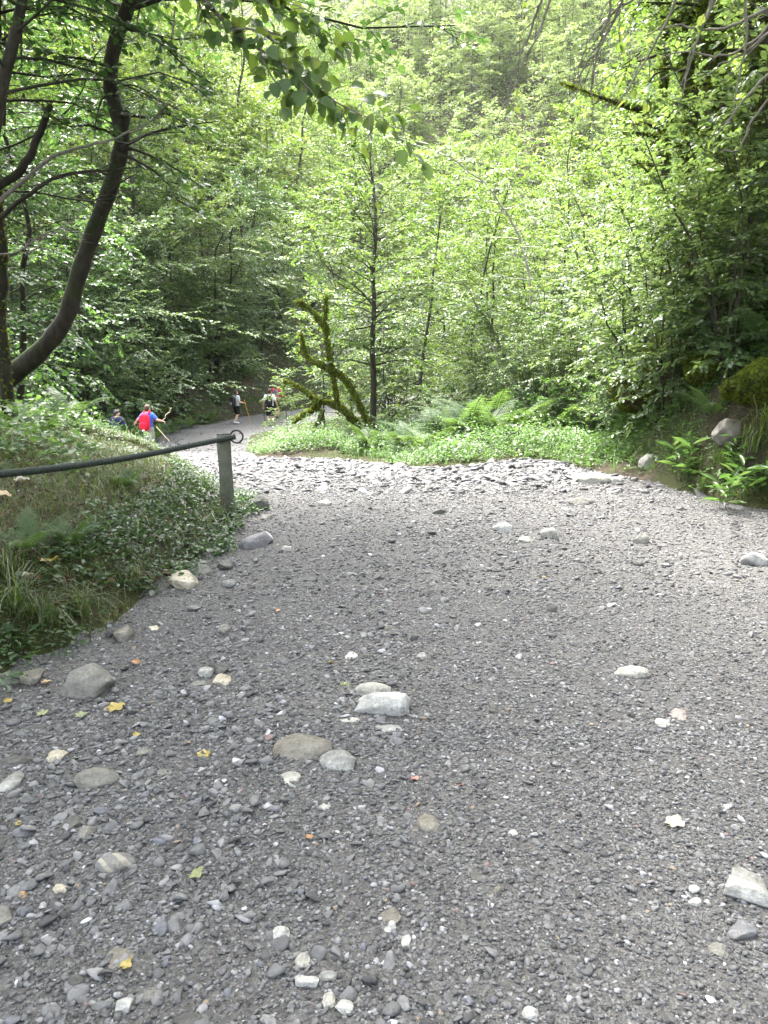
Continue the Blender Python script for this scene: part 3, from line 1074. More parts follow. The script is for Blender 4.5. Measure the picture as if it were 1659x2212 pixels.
# ------------------------------------------------------------------ ferns
def frond(R, acc, base, az, length, el, curl, pairs=22, wid=.26, bi=True, accr=None):
    m = 14
    s = np.linspace(0, 1, m)
    ang = el - curl * s ** 1.4
    step = length / (m - 1)
    hx = np.concatenate([[0], np.cumsum(np.cos(ang[:-1]) * step)])
    hz_ = np.concatenate([[0], np.cumsum(np.sin(ang[:-1]) * step)])
    dx = np.array([math.cos(az), math.sin(az), 0])
    bp = base + hx[:, None] * dx + hz_[:, None] * np.array([0, 0, 1.0])
    tube(accr if accr is not None else acc, bp, .006 * length / .7 * (1 - .8 * s) + .001, 3, cap=False)
    f = np.linspace(.14, .99, pairs)
    P = along(bp, f)
    T = nrm(along(bp, np.clip(f + .02, 0, 1)) - along(bp, np.clip(f - .02, 0, 1)))
    side = np.array([-math.sin(az), math.cos(az), 0])
    up = np.cross(T, np.broadcast_to(side, T.shape))
    up = np.where(up[:, 2:3] < 0, -up, up)
    w = wid * length * np.sin(PI * np.clip(f * .80 + .16, 0, 1)) ** 1.0 * (1.02 - f * .55)
    for sg in (1, -1):
        D = nrm(sg * side + .38 * T - .16 * up + R.normal(0, .06, T.shape))
        if not bi:
            leaves(acc, P, D, up, w, (np.array([(0, .09, 0), (.4, .12, .02), (1, 0, -.14), (.4, -.12, .02), (0, -.09, 0)], float), None, np.array([(0, 4, 3), (0, 3, 1), (1, 3, 2)])))
            continue
        nl = 7
        g = (np.arange(nl) + .6) / nl
        for sg2 in (1, -1):
            PP = (P[:, None, :] + (w[:, None] * g[None, :])[..., None] * D[:, None, :] - (w[:, None] * .14 * g[None, :] ** 2)[..., None] * up[:, None, :]).reshape(-1, 3)
            E = nrm(np.cross(up, D)) * sg2
            DD = nrm(E[:, None, :] * 1.0 + .55 * D[:, None, :] + 0 * g[None, :, None]).reshape(-1, 3)
            NN = np.repeat(up, nl, 0)
            SS = (w[:, None] * .24 * (1.05 - .75 * g[None, :])).reshape(-1)
            leaves(acc, PP, DD, NN, SS, LEAF4)
        tube_ = None


def make_fern(seed, nf=9, length=.8, el=(35, 75), curl=(.9, 1.5), bi=True, az=None):
    R = np.random.default_rng(seed)
    A, S = Acc(), Acc()
    for i in range(nf):
        a_ = (i * 2 * PI / nf + R.uniform(-.3, .3)) if az is None else math.radians(az[i])
        frond(R, A, np.array([.03 * math.cos(a_), .03 * math.sin(a_), 0]), a_, length * R.uniform(.7, 1.1), math.radians(R.uniform(*el)), R.uniform(*curl), bi=bi, accr=S)
    return A.mesh('fern_fronds', M['fern']), S.mesh('fern_stalks', M['fern'])


FERN = [make_fern(201), make_fern(202, 8, .85, (30, 65)), make_fern(203, 10, .75, (45, 80), (1.1, 1.7))]
_ffirst = {}


def fern(x, y, sc, label, group=None, var=0, rz=None, z=None, tilt=(0, 0)):
    zz = hz(x, y) if z is None else z
    rz = float(rng.uniform(0, 6.28)) if rz is None else rz
    if var not in _ffirst:
        r = thing('fern', label, 'fern', (x, y, zz), (*tilt, rz), sc, group)
        obj('fronds', FERN[var][0], r)
        obj('stalks', FERN[var][1], r)
        _ffirst[var] = r
        return r
    r = dup(_ffirst[var], (x, y, zz), (*tilt, rz), sc, label)
    if group:
        r['group'] = group
    elif 'group' in r:
        del r['group']
    return r


# ------------------------------------------------------------------ low cover
def blades(acc, R, x, y, z, ln, lean=.6, w=.006, m=0):
    """curved grass blades as two-segment strips"""
    n = len(x)
    az = R.uniform(0, 2 * PI, n)
    b = np.stack([x, y, z], 1)
    d = np.stack([np.cos(az), np.sin(az), np.zeros(n)], 1)
    s = np.stack([-np.sin(az), np.cos(az), np.zeros(n)], 1)
    ww = w * R.uniform(.6, 1.3, n)[:, None]
    le = (lean * R.uniform(.2, 1.3, n))[:, None]
    L_ = ln[:, None]
    up = np.array([0, 0, 1.0])
    p1 = b + L_ * (.5 * up + .15 * le * d)
    p2 = b + L_ * (.82 * up * (1 - .25 * le) + .5 * le * d)
    p3 = b + L_ * (.9 * up * (1 - .6 * le) + .95 * le * d)
    V = np.stack([b - s * ww, b + s * ww, p1 - s * ww * .9, p1 + s * ww * .9, p2 - s * ww * .6, p2 + s * ww * .6, p3], 1)
    o = (np.arange(n) * 7)[:, None, None]
    Q = (np.array([(0, 1, 3, 2), (2, 3, 5, 4)])[None] + o).reshape(-1, 4)
    T = (np.array([(4, 5, 6)])[None] + o).reshape(-1, 3)
    acc.add(V.reshape(-1, 3), Q, T, m)


def carpet(acc, R, x, y, hmin, hmax, size, m=0, tmpl=LEAF6, jit=.45, zf=None):
    n = len(x)
    z = height(x, y) if zf is None else zf
    hh = R.uniform(0, 1, n) ** 1.3 * (hmax - hmin) + hmin
    az = R.uniform(0, 2 * PI, n)
    D = np.stack([np.cos(az), np.sin(az), R.normal(-.1, .3, n)], 1)
    N = np.stack([R.normal(0, jit, n), R.normal(0, jit, n), np.ones(n)], 1)
    leaves(acc, np.stack([x, y, z + hh], 1), D, N, size * R.uniform(.55, 1.25, n), tmpl, m)


def area(R, n, x0, x1, y0, y1, cond):
    x, y = R.uniform(x0, x1, n), R.uniform(y0, y1, n)
    k = cond(x, y)
    return x[k], y[k]


def clumpy(R, x, y, f, thr):
    return (wob(x, y, f) + R.normal(0, .35, len(x))) > thr


# ------------------------------------------------------------------ moss-clad wood
def mossy_wood(name_acc, moss_acc, pts, rad, R, dens=2600, k=8, blade=.035, n=6, lump=.18):
    P = catmull(pts, n)
    r = np.interp(np.linspace(0, 1, len(P)), np.linspace(0, 1, len(rad)), rad)
    r = r * (1 + lump * np.sin(np.arange(len(P)) * 1.7 + R.uniform(0, 6)) * R.uniform(.3, 1, len(P)))
    P = P + R.normal(0, .1, P.shape) * r[:, None]
    tube(name_acc, P, r, k)
    if moss_acc is None:
        return P
    seg = np.linalg.norm(np.diff(P, axis=0), axis=1)
    area_ = (seg * r[:-1] * 2 * PI).sum()
    cnt = int(area_ * dens)
    if cnt < 4:
        return P
    s = R.random(cnt)
    c = along(P, s)
    T = nrm(along(P, np.clip(s + .02, 0, 1)) - along(P, np.clip(s - .02, 0, 1)))
    Nn = rand_dir(R, cnt)
    Nn[:, 2] += .35
    Nn = nrm(Nn - (Nn * T).sum(1, keepdims=True) * T)
    rr = np.interp(s, np.linspace(0, 1, len(r)), r)
    pos = c + Nn * rr[:, None] * .95
    D = nrm(Nn * R.uniform(.3, 1, cnt)[:, None] + rand_dir(R, cnt) * .8 + np.array([0, 0, -.25]))
    leaves(moss_acc, pos, D, Nn, blade * R.uniform(.5, 1.4, cnt), LEAF4)
    return P


def dpts(lst, y, dy=0.0):
    """polyline given on the photo sheet at depth y; entries may carry their own depth"""
    out = []
    for i, q in enumerate(lst):
        out.append(at(q[0], q[1], q[2] if len(q) > 2 else y + dy * i))
    return np.array(out)
# ================================================================== HERO TREES
def px2x(px, y):
    return (px - 829.5) / FPX * y * 1.0


# dark curved tree on the left bank
R = np.random.default_rng(301)
W, L = Acc(), [[], [], [], []]
t0 = dpts([(-30, 850, 9.3), (25, 808, 9.2), (85, 760, 9.1), (140, 690, 9.0), (168, 600, 9.0), (200, 505, 9.0), (240, 400, 9.0), (262, 315, 9.0), (258, 262, 9.0), (241, 200, 9.0),
           (240, 135, 9.0), (256, 70, 9.0), (280, 5, 9.0), (300, -70, 9.0), (305, -160, 9.0), (290, -260, 9.0), (300, -380, 8.9)], 9)
root_c = np.array([t0[1][0], t0[1][1], hz(t0[1][0], t0[1][1])])
P = catmull(t0, 6)
rad = np.interp(np.linspace(0, 1, len(P)), [0, .06, .15, .3, .5, .75, 1], [.17, .125, .10, .088, .080, .072, .035])
tube(W, P - root_c, rad * (1 + .05 * np.sin(np.arange(len(P)) * 1.3)), 12)
st = catmull(dpts([(256, 300), (266, 270), (274, 240)], 8.95), 4) - root_c
tube(W, st, [.06] * (len(st) - 3) + [.057, .052, .042], 9)
for q, r_ in (([(240, 205), (222, 212), (212, 240), (206, 270), (205, 300)], .014), ([(262, 318), (320, 290), (395, 272), (470, 262)], .022), ([(258, 330), (285, 305), (330, 290), (400, 285)], .012),
              ([(232, 420), (260, 395), (300, 372)], .014), ([(246, 190), (290, 185), (340, 215), (380, 260)], .012)):
    c_ = catmull(dpts(q, 8.9, -.12), 5) - root_c
    tube(W, c_, np.linspace(r_, .004, len(c_)), 5)
for i in range(46):                                             # crown far above the view, hanging into its top
    u = i / 46
    p0 = along(P, [.74 + .26 * u])[0] - root_c
    azz = i * 2.4
    e = math.radians(14 + 35 * u)
    grow_branch(R, W, L, p0, np.array([math.cos(azz) * math.cos(e), math.sin(azz) * math.cos(e), math.sin(e)]), (4.4 if math.cos(azz) > .2 else 3.0) * R.uniform(.6, 1.1), .025, 13, 13, .10, .12)
for q in ([(262, 318), (330, 330), (400, 350)], [(258, 250), (330, 240), (420, 262)], [(250, 330), (340, 370), (420, 400)], [(262, 300), (150, 250), (60, 230)], [(245, 150), (150, 120), (70, 60)], [(262, 60), (360, 40), (430, 90)]):
    c_ = dpts(q, 8.9, -.3) - root_c
    d_ = c_[-1] - c_[0]
    ln = np.linalg.norm(d_)
    grow_branch(R, W, L, c_[0], d_ / ln, ln, .016, 9, 9, .085, .2, .38)
tm, cm = finish('curved_tree', W, L, M['bark_dark'], M['leaf_dark'])
r = thing('curved_tree', 'dark bare-trunked tree bowing up in a long curve from the bank, with a sawn stub', 'tree', root_c)
obj('trunk', tm, r)
obj('crown', cm, r)

# second straight stem behind it and the mossy pole at the edge
R = np.random.default_rng(302)
W, L = Acc(), [[], [], [], []]
t0 = dpts([(-60, 560, 8.2), (-30, 380, 8.1), (5, 185, 8.0), (28, 95, 8.0), (48, 0, 8.0), (70, -120, 8.0), (85, -300, 8.0)], 8)
bx = t0[0]
base = np.array([bx[0] - .2, bx[1], hz(bx[0] - .2, bx[1])])
P = catmull(np.concatenate([[base], t0]), 6) - base
tube(W, P, np.interp(np.linspace(0, 1, len(P)), [0, 1], [.075, .035]), 8)
for i in range(18):
    p0 = along(P, [.62 + .38 * i / 18])[0]
    azz = i * 2.4
    grow_branch(R, W, L, p0, nrm([math.cos(azz), math.sin(azz), .15]), 2.0 * R.uniform(.6, 1.1), .015, 9, 10, .08, .25)
tm, cm = finish('leaning_tree', W, L, M['bark'], M['leaf_dark'])
r = thing('leaning_tree', 'thin grey-barked tree leaning across the upper edge left of the curved tree', 'tree', base)
obj('trunk', tm, r)
obj('crown', cm, r)

R = np.random.default_rng(303)
W, L, MO = Acc(), [[], [], [], []], Acc()
b = at(8, 760, 8.6)
b[2] = hz(b[0], b[1])
pp = np.concatenate([[b], dpts([(0, 700), (4, 600), (-2, 480), (-12, 380), (-22, 250), (-10, 100), (-4, -120)], 8.6)]) - b
mossy_wood(W, MO, pp, [.075, .065, .06, .055, .05, .045, .04], R, 700)
for i in range(14):
    p0 = along(pp, [.7 + .3 * i / 14])[0]
    azz = i * 2.4
    grow_branch(R, W, L, p0, nrm([math.cos(azz), math.sin(azz), .2]), 1.8 * R.uniform(.6, 1.1), .015, 8, 10, .08, .25)
tm, cm = finish('mossy_tree', W, L, M['bark_dark'], M['leaf_dark'])
r = thing('mossy_tree', 'upright dark mossy tree standing beside the foot of the curved tree', 'tree', b)
obj('trunk', tm, r)
obj('crown', cm, r)
obj('moss', MO.mesh('moss', M['mossblade']), r)

# dead leaning branches on the left
dead = [([(-40, 420), (35, 375), (65, 320), (78, 270), (92, 218)], 8.3, .05, 'thick dark dead branch with a broken tip, crossing before the left trees'),
        ([(-40, 470), (60, 385), (130, 335), (200, 310), (270, 285), (330, 255), (372, 205)], 8.2, .026, 'long grey dead branch rising across the curved trunk'),
        ([(-40, 500), (40, 440), (110, 395), (180, 378), (262, 372), (297, 366)], 8.0, .03, 'knotty dead branch bent level and crossing the curved trunk below the long grey one'),
        ([(-30, 335), (60, 300), (120, 262), (165, 215), (190, 150), (205, 110)], 9.4, .014, 'thin dead twig rising steeply behind the curved trunk'),
        ([(-30, 560), (40, 552), (90, 520), (140, 500), (190, 470)], 8.4, .012, 'pale forked dead twig below the level branch'),
        ([(-30, 405), (80, 412), (170, 430), (230, 425), (262, 418)], 8.7, .013, 'thin sagging dead twig touching the curved trunk')]
for k_, (q, y, r0, lab) in enumerate(dead):
    R = np.random.default_rng(320 + k_)
    W = Acc()
    P = catmull(dpts(q, y, .02), 5)
    P = P + np.cumsum(R.normal(0, .006, P.shape), 0)
    o0 = P[0].copy()
    rr = np.linspace(r0, max(.004, r0 * (.6 if k_ == 0 else .12)), len(P))
    tube(W, P - o0, rr, 6)
    for j in range(10):
        s = R.uniform(.25, .95)
        p0 = along(P, [s])[0] - o0
        i = min(int(s * (len(P) - 1)), len(P) - 2)
        d = nrm(nrm(P[i + 1] - P[i]) + R.normal(0, .55, 3))
        ln = R.uniform(.15, .6) * (.5 if k_ == 0 else 1)
        tw = p0 + ln * np.linspace(0, 1, 5)[:, None] * d + np.cumsum(R.normal(0, .02, (5, 3)), 0)
        tw[0] = p0
        tube(W, tw, np.linspace(min(.006, r0 * .5), .0018, 5), 4)
        for _ in range(2):
            q0 = tw[R.integers(1, 4)]
            d2 = nrm(d + R.normal(0, .6, 3))
            tube(W, q0 + ln * .5 * np.linspace(0, 1, 3)[:, None] * d2, [.003, .002, .001], 3)
    tag(obj('dead_branch', W.mesh('dead_branch', M['twig'] if k_ in (1, 4) else M['bark_dark'], True), None, o0), lab, 'branch')

# the slim central tree
R = np.random.default_rng(305)
W, L = Acc(), [[], [], [], []]
yc = 22.0
b = at(806, 935, yc)
b[2] = hz(b[0], b[1])
pp = np.concatenate([[b], dpts([(806, 900), (807, 820), (804, 740), (808, 660), (806, 590), (812, 500), (808, 420), (800, 350), (802, 300)], yc)]) - b
P = catmull(pp, 4)
stem(R, W, L, np.zeros(3), 8, .105, .28, 64, 2.5, (8, 55), 12, 13, .092, pts=P, droop=.2, k=8)
for q in ([(806, 660), (770, 620), (720, 590), (690, 550), (665, 480)], [(808, 690), (850, 650), (900, 640), (940, 625)], [(805, 770), (850, 758), (880, 740)], [(804, 760), (760, 738), (712, 728)]):
    c_ = catmull(dpts(q, yc, -.15), 4) - b
    tube(W, c_, np.linspace(.03, .006, len(c_)), 5)
    for j in range(12):
        p0 = along(c_, [.3 + .7 * j / 8])[0]
        grow_branch(R, W, L, p0, nrm([R.normal(), R.normal(), .4]), .9, .008, 5, 9, .085, .2)
tm, cm = finish('young_tree', W, L, M['bark'], M['leaf'])
r = thing('slender_tree', 'slim straight young tree with yellow-green crown rising from the ferny island beside the mossy wreck', 'tree', b)
obj('trunk', tm, r)
obj('crown', cm, r)

# moss-covered wrecked tree
R = np.random.default_rng(306)
W, MO = Acc(), Acc()
ym = 21.0
b = at(790, 940, ym)
b[2] = hz(b[0], b[1])
mw = [([(812, 945), (800, 925), (779, 880), (765, 850), (742, 816), (702, 792), (668, 776), (655, 745), (650, 720)], [.15, .14, .11, .11, .12, .12, .10, .07, .04]),
      ([(792, 945), (762, 905), (740, 885), (718, 872), (690, 868)], [.13, .14, .15, .15, .17]),
      ([(690, 858), (683, 872), (690, 886)], [.17, .23, .15]),
      ([(690, 870), (665, 850), (640, 834), (612, 822)], [.11, .085, .07, .05]),
      ([(688, 876), (665, 892), (650, 900), (632, 914)], [.10, .08, .085, .05]),
      ([(728, 872), (722, 826), (712, 775), (707, 740), (705, 712), (692, 695), (672, 672), (648, 655)], [.10, .09, .09, .09, .10, .10, .09, .08]),
      ([(705, 712), (703, 690), (702, 668), (706, 640)], [.08, .08, .085, .05]),
      ([(640, 656), (650, 652), (655, 660)], [.07, .12, .07])]
for q, rd in mw:
    mossy_wood(W, MO, dpts(q, ym) - b, [v_ * .55 for v_ in rd[:-1]] + [.015], R, 2000, 8, .06)
for q, rd in (([(700, 884), (694, 905), (684, 925), (670, 944)], [.035, .05, .045, .03]), ([(694, 884), (686, 910), (676, 925), (668, 942)], [.03, .04, .03, .02])):
    mossy_wood(W, None, dpts(q, ym - .2) - b, rd, R)
for _ in range(26):                                            # dead twigs still on the wreck
    V_ = MO.v[R.integers(0, len(MO.v))]
    p0 = V_[R.integers(0, len(V_))].astype(float)
    d = nrm(R.normal(0, 1, 3) + [0, 0, .1])
    ln = R.uniform(.3, 1.1)
    tw = p0 + ln * np.linspace(0, 1, 5)[:, None] * d + np.cumsum(R.normal(0, .03, (5, 3)), 0)
    tw[:, 2] -= .15 * ln * np.linspace(0, 1, 5) ** 2
    tube(W, tw, np.linspace(.012, .003, 5), 4)
r = thing('fallen_tree', 'broken crooked tree thickly coated in yellow-green moss, arching over the lower path', 'tree', b)
obj('trunk', W.mesh('fallen_trunk', M['bark_moss'], True), r)
obj('moss', MO.mesh('fallen_moss', M['mossblade']), r)

# the two pale arching stems
R = np.random.default_rng(307)
for q, r0, bark, lab, yy in (
        ([(1132, 870), (1128, 790), (1136, 690), (1134, 600), (1112, 510), (1085, 455), (1050, 405), (1000, 362), (950, 325), (900, 300)], .055, 'bark_pale', 'white-barked stem arching over to the left high above the ferns', 19.0),
        ([(1122, 868), (1095, 800), (1068, 735), (1045, 690), (1020, 655), (985, 610)], .10, 'bark_mid', 'mottled grey trunk leaning left from the same foot as the white arching stem', 19.3),
        ([(1118, 850), (1090, 800), (1064, 758), (1046, 728), (1030, 722)], .05, 'bark_pale', 'short pale broken stem leaning under the mottled trunk', 18.7)):
    W, L = Acc(), [[], [], [], []]
    b = at(q[0][0], q[0][1] + 40, yy)
    b[2] = hz(b[0], b[1])
    P = catmull(np.concatenate([[b], dpts(q, yy, .03)]), 5) - b
    P = P + np.cumsum(R.normal(0, .012, P.shape), 0)
    tube(W, P, np.linspace(r0, .006, len(P)) * (1 + .08 * np.sin(np.arange(len(P)) * 2.1)), 8)
    for j in range(26 if len(q) > 5 else 5):
        s = .35 + .65 * j / 26
        p0 = along(P, [s])[0]
        azz = j * 2.4
        grow_branch(R, W, L, p0, nrm([math.cos(azz), math.sin(azz), .25]), R.uniform(.6, 1.6), .012, 8, 10, .09, .2)
    tm, cm = finish('arched_tree', W, L, M[bark], M['leaf_pale'])
    r = thing('arched_tree', lab, 'tree', b)
    obj('trunk', tm, r)
    obj('crown', cm, r)

# mossy trunks on the right bank, with their crowns above the view
mossyR = [(1640, 11.5, [(1650, 700), (1645, 520), (1650, 350), (1655, 180), (1650, 0), (1650, -250), (1640, -420)], .30, 'stout moss-hung trunk at the outer edge of the right bank', 1.0),
          (1560, 12.5, [(1560, 760), (1552, 600), (1550, 450), (1555, 300), (1540, 120), (1525, -60), (1500, -300)], .24, 'dark mossy trunk next inward from the stout one, ferns at its foot', 1.0),
          (1500, 13.5, [(1502, 720), (1492, 560), (1480, 420), (1485, 300), (1490, 160), (1480, 0), (1470, -200)], .15, 'slimmer mossy trunk left of the two stout ones', .8),
          (1440, 14.5, [(1440, 700), (1438, 560), (1440, 420), (1432, 260), (1438, 100), (1430, -80), (1430, -250)], .08, 'thin dark trunk half hidden left of the mossy trunks', .7)]
for k_, (bx_, yy, q, r0, lab, cs) in enumerate(mossyR):
    R = np.random.default_rng(340 + k_)
    W, L, MO = Acc(), [[], [], [], []], Acc()
    b = at(bx_, 800, yy)
    b[2] = hz(b[0], b[1])
    b2 = b.copy()
    b2[2] -= .2
    pp = np.concatenate([[b2], dpts(q, yy)]) - b
    P = mossy_wood(W, MO, pp, [r0 * 1.35, r0, r0 * .9, r0 * .85, r0 * .75, r0 * .6, r0 * .4], R, 1100, 10, .05)
    nb = int(18 * cs)
    for j in range(nb):
        u = j / nb
        p0 = along(P, [.66 + .34 * u])[0]
        azz = j * 2.4
        e = math.radians(0 + 40 * u)
        grow_branch(R, W, L, p0, np.array([math.cos(azz) * math.cos(e) * (1 if math.cos(azz) > 0 else .5), math.sin(azz) * math.cos(e), math.sin(e)]), 3.0 * cs * R.uniform(.6, 1.1), .03, 10, 11, .095, .2)
    if k_ == 2:
        for q2, rd in (([(1480, 262), (1455, 245), (1400, 245), (1365, 232), (1330, 222), (1270, 200), (1210, 178)], [.07, .07, .06, .045, .03, .015, .006]),
                       ([(1490, 330), (1430, 300), (1395, 290), (1345, 285)], [.05, .04, .03, .015]), ([(1500, 300), (1470, 265), (1440, 250), (1425, 235)], [.08, .075, .06, .03]),
                       ([(1480, 420), (1440, 400), (1400, 372), (1370, 340)], [.03, .025, .02, .008])):
            mossy_wood(W, MO, dpts(q2, 13.3, -.12) - b, rd, R, 1300, 7, .04)
    for j in range(7):                                           # short mossy snags
        s = R.uniform(.15, .6)
        p0 = along(P, [s])[0]
        d = nrm([-abs(R.normal()) - .3, R.normal(0, .6), R.normal(0, .4)])
        ln = R.uniform(.4, 1.3)
        mossy_wood(W, MO, p0 + ln * np.array([0, .35, .7, 1])[:, None] * d + np.array([[0, 0, 0], [0, 0, .04], [0, 0, .02], [0, 0, -.06]]), [.04, .03, .02, .006], R, 1200, 5, .04, 4)
    tm, cm = finish('mossy_tree', W, L, M['bark_moss'], M['leaf'])
    r = thing('mossy_tree', lab, 'tree', b)
    obj('trunk', tm, r)
    obj('crown', cm, r)
    obj('moss', MO.mesh('moss', M['mossblade']), r)

# tree beside the path whose hazel-leaved boughs hang into the top of the view
R = np.random.default_rng(350)
W, L = Acc(), [[], [], [], []]
b = np.array([-3.9, 4.3, 0])
b[2] = hz(b[0], b[1])
P = catmull(np.array([(-3.9, 4.3, b[2] - .2), (-3.85, 4.35, 1.8), (-3.6, 4.4, 3.3), (-3.3, 4.5, 5.0), (-3.0, 4.6, 6.6), (-2.8, 4.7, 8.0)]), 5)
tube(W, P - b, np.linspace(.14, .04, len(P)), 9)
boughs = [[(380, -120), (440, -10), (505, 62), (560, 105), (610, 135), (665, 165), (705, 200), (760, 232), (820, 258), (872, 272)],
          [(430, -130), (520, -40), (590, 20), (650, 62), (700, 95), (760, 120)],
          [(380, -120), (430, 20), (450, 70), (470, 110)],
          [(560, 105), (575, 150), (600, 190), (640, 215)],
          [(610, 135), (640, 160), (690, 215), (735, 240)],
          [(505, 62), (540, 58), (600, 70), (640, 110), (700, 128)],
          [(480, -60), (560, -20), (640, 10), (690, 30)],
          [(872, 272), (880, 300), (900, 335), (925, 352)], [(735, 240), (745, 290), (752, 320)], [(800, 250), (806, 330), (812, 420), (826, 440), (880, 470), (905, 485)]]
yb = 4.6
for i, q in enumerate(boughs):
    c_ = catmull(dpts(q, yb, .02), 5)
    c_ = c_ + np.cumsum(R.normal(0, .003, c_.shape), 0)
    if i in (0, 1, 2, 6):
        c_ = np.concatenate([along(P, [.62 + .03 * i]), c_])
    thin = i >= 7
    tube(W, c_ - b, np.linspace(.013 if i == 0 else (.003 if thin else .007), .0018, len(c_)), 5)
    Ltot = np.linalg.norm(np.diff(c_, axis=0), axis=1).sum()
    if thin:
        n = 4
        ff = np.clip(1 - R.random(n) * .45 / max(Ltot, .45), 0, 1)
        pos = along(c_, ff)
        dd = nrm(R.normal(0, .6, (n, 3)) + np.array([.2, -.1, -.6]))
    else:
        n = int(Ltot * 70)
        ff = R.uniform(.15 if i in (0, 1) else .05, 1, n)
        pos = along(c_, ff)
        off = rand_dir(R, n) * R.uniform(.0, .16, n)[:, None]
        tw = pos + off
        for a0, a1 in zip(pos[::2], tw[::2]):
            tube(W, np.array([a0, .5 * (a0 + a1) + [0, 0, .01], a1]) - b, [.0025, .002, .0012], 3, cap=False)
        pos = tw
        dd = nrm(off / .16 + R.normal(0, .45, (n, 3)) + np.array([.35, 0, -.5]))
    L[0].append(pos - b)
    L[1].append(dd)
    L[2].append(np.stack([R.normal(0, .6, n), R.normal(-.35, .6, n), np.ones(n)], 1))
    L[3].append(.080 * R.uniform(.5, 1.25, n))
tm, cm = finish('hazel_tree', W, L, M['twig'], M['leaf'], LEAFHI)
r = thing('hazel_tree', 'hazel tree whose large-leaved boughs hang into view from above the path', 'tree', b)
obj('trunk', tm, r)
obj('crown', cm, r)
# the part of its crown that stays above the view
L2, W2 = [[], [], [], []], Acc()
for j in range(26):
    u = j / 26
    p0 = along(P, [.6 + .4 * u])[0] - b
    azz = j * 2.4
    e = math.radians(12 + 40 * u)
    d = np.array([math.cos(azz) * math.cos(e), math.sin(azz) * math.cos(e), math.sin(e)])
    if d[1] > .2 and d[0] > -.2:
        d[2] += .5
    grow_branch(R, W2, L2, p0, nrm(d), 2.6 * R.uniform(.7, 1.1), .02, 10, 10, .09, .12)
tm, cm = finish('hazel_top', W2, L2, M['twig'], M['leaf'])
obj('limb', tm, r)
obj('upper_crown', cm, r)

# bare grey twigs hanging at the upper right, from a tree right of the path
R = np.random.default_rng(360)
W, L = Acc(), [[], [], [], []]
b = np.array([4.3, 4.8, 0])
b[2] = hz(b[0], b[1])
P = catmull(np.array([(4.3, 4.8, b[2] - .2), (4.2, 4.9, 2.5), (4.0, 5.0, 4.4), (3.8, 5.0, 6.2), (3.6, 5.1, 8.4), (3.6, 5.0, 10.2)]), 5)
tube(W, P - b, np.linspace(.15, .05, len(P)), 9)
twl = [[(1560, -90), (1520, 40), (1490, 130), (1470, 200), (1455, 262)], [(1580, -90), (1540, 20), (1500, 110), (1478, 180), (1466, 235)], [(1400, -90), (1350, -5), (1300, 100), (1270, 160), (1258, 215)],
       [(1340, -90), (1322, 0), (1300, 60), (1280, 150), (1272, 260)], [(1420, -80), (1360, 10), (1300, 60), (1262, 110), (1240, 190)], [(1200, -90), (1170, 0), (1120, 110), (1086, 200)],
       [(1215, -80), (1190, 20), (1130, 150), (1075, 250)], [(1700, 40), (1620, 110), (1560, 150), (1500, 190)], [(1720, 100), (1640, 180), (1580, 260), (1540, 320)], [(1700, -20), (1640, 90), (1560, 130), (1480, 120), (1420, 150)],
       [(1600, -60), (1605, 60), (1590, 180), (1560, 280)], [(1690, 180), (1630, 260), (1600, 330), (1560, 350)], [(1660, 20), (1570, 60), (1480, 60), (1400, 85)], [(1500, -90), (1440, 60), (1380, 170), (1330, 240)]]
for i, q in enumerate(twl):
    c_ = catmull(dpts(q, 5.3, .05), 6)
    c_ = c_ + np.cumsum(R.normal(0, .006, c_.shape), 0)
    c_ = np.concatenate([along(P, [.55 + .02 * i]), c_]) - b
    tube(W, c_, np.concatenate([[.016], np.linspace(.011, .0026, len(c_) - 1)]), 5)
    for j in range(9):
        s = R.uniform(.3, .97)
        k_ = min(int(s * (len(c_) - 1)), len(c_) - 2)
        p0 = along(c_, [s])[0]
        d = nrm(nrm(c_[k_ + 1] - c_[k_]) + R.normal(0, .5, 3))
        ln = R.uniform(.1, .4)
        tw = p0 + ln * np.linspace(0, 1, 4)[:, None] * d + np.cumsum(R.normal(0, .012, (4, 3)), 0)
        tube(W, tw, [.0045, .004, .003, .0015], 3, cap=False)
        if R.random() < .32:
            n = 3
            L[0].append(tw[[3, 2, 3]])
            L[1].append(nrm(np.tile(d, (n, 1)) + R.normal(0, .6, (n, 3)) - [0, 0, .3]))
            L[2].append(np.stack([R.normal(0, .5, n), R.normal(0, .5, n), np.ones(n)], 1))
            L[3].append(.075 * R.uniform(.6, 1.2, n))
for j in range(34):
    u = j / 34
    p0 = along(P, [.58 + .42 * u])[0] - b
    azz = j * 2.4
    e = math.radians(24 + 25 * u)
    grow_branch(R, W, L, p0, np.array([math.cos(azz) * math.cos(e), math.sin(azz) * math.cos(e), math.sin(e)]), (4.3 if math.cos(azz) < 0 else 3.2) * R.uniform(.6, 1.1), .025, 13, 13, .105, .06)
tm, cm = finish('twiggy_tree', W, L, M['twig'], M['leaf'])
r = thing('twiggy_tree', 'tree right of the path letting bare grey twigs hang down before the mossy trunks', 'tree', b)
obj('trunk', tm, r)
obj('crown', cm, r)
# ================================================================== WOODLAND
def P_(kind, px, y, sc, label, group=None, var=None, cat='tree', name=None, tilt=(0, 0), rz=None):
    return place(kind, px2x(px, y), y, sc, label, cat, group, rz, name, None, var, tilt)


G_LEFT = 'trees crowding the steep left slope'
G_MID = 'young trees standing beyond the ferny island'
G_FAR = 'trees at the foot of the far hillside'
G_RIGHT = 'trees on the valley side to the right'
G_OUT = 'tall trees shading the path from outside the view'
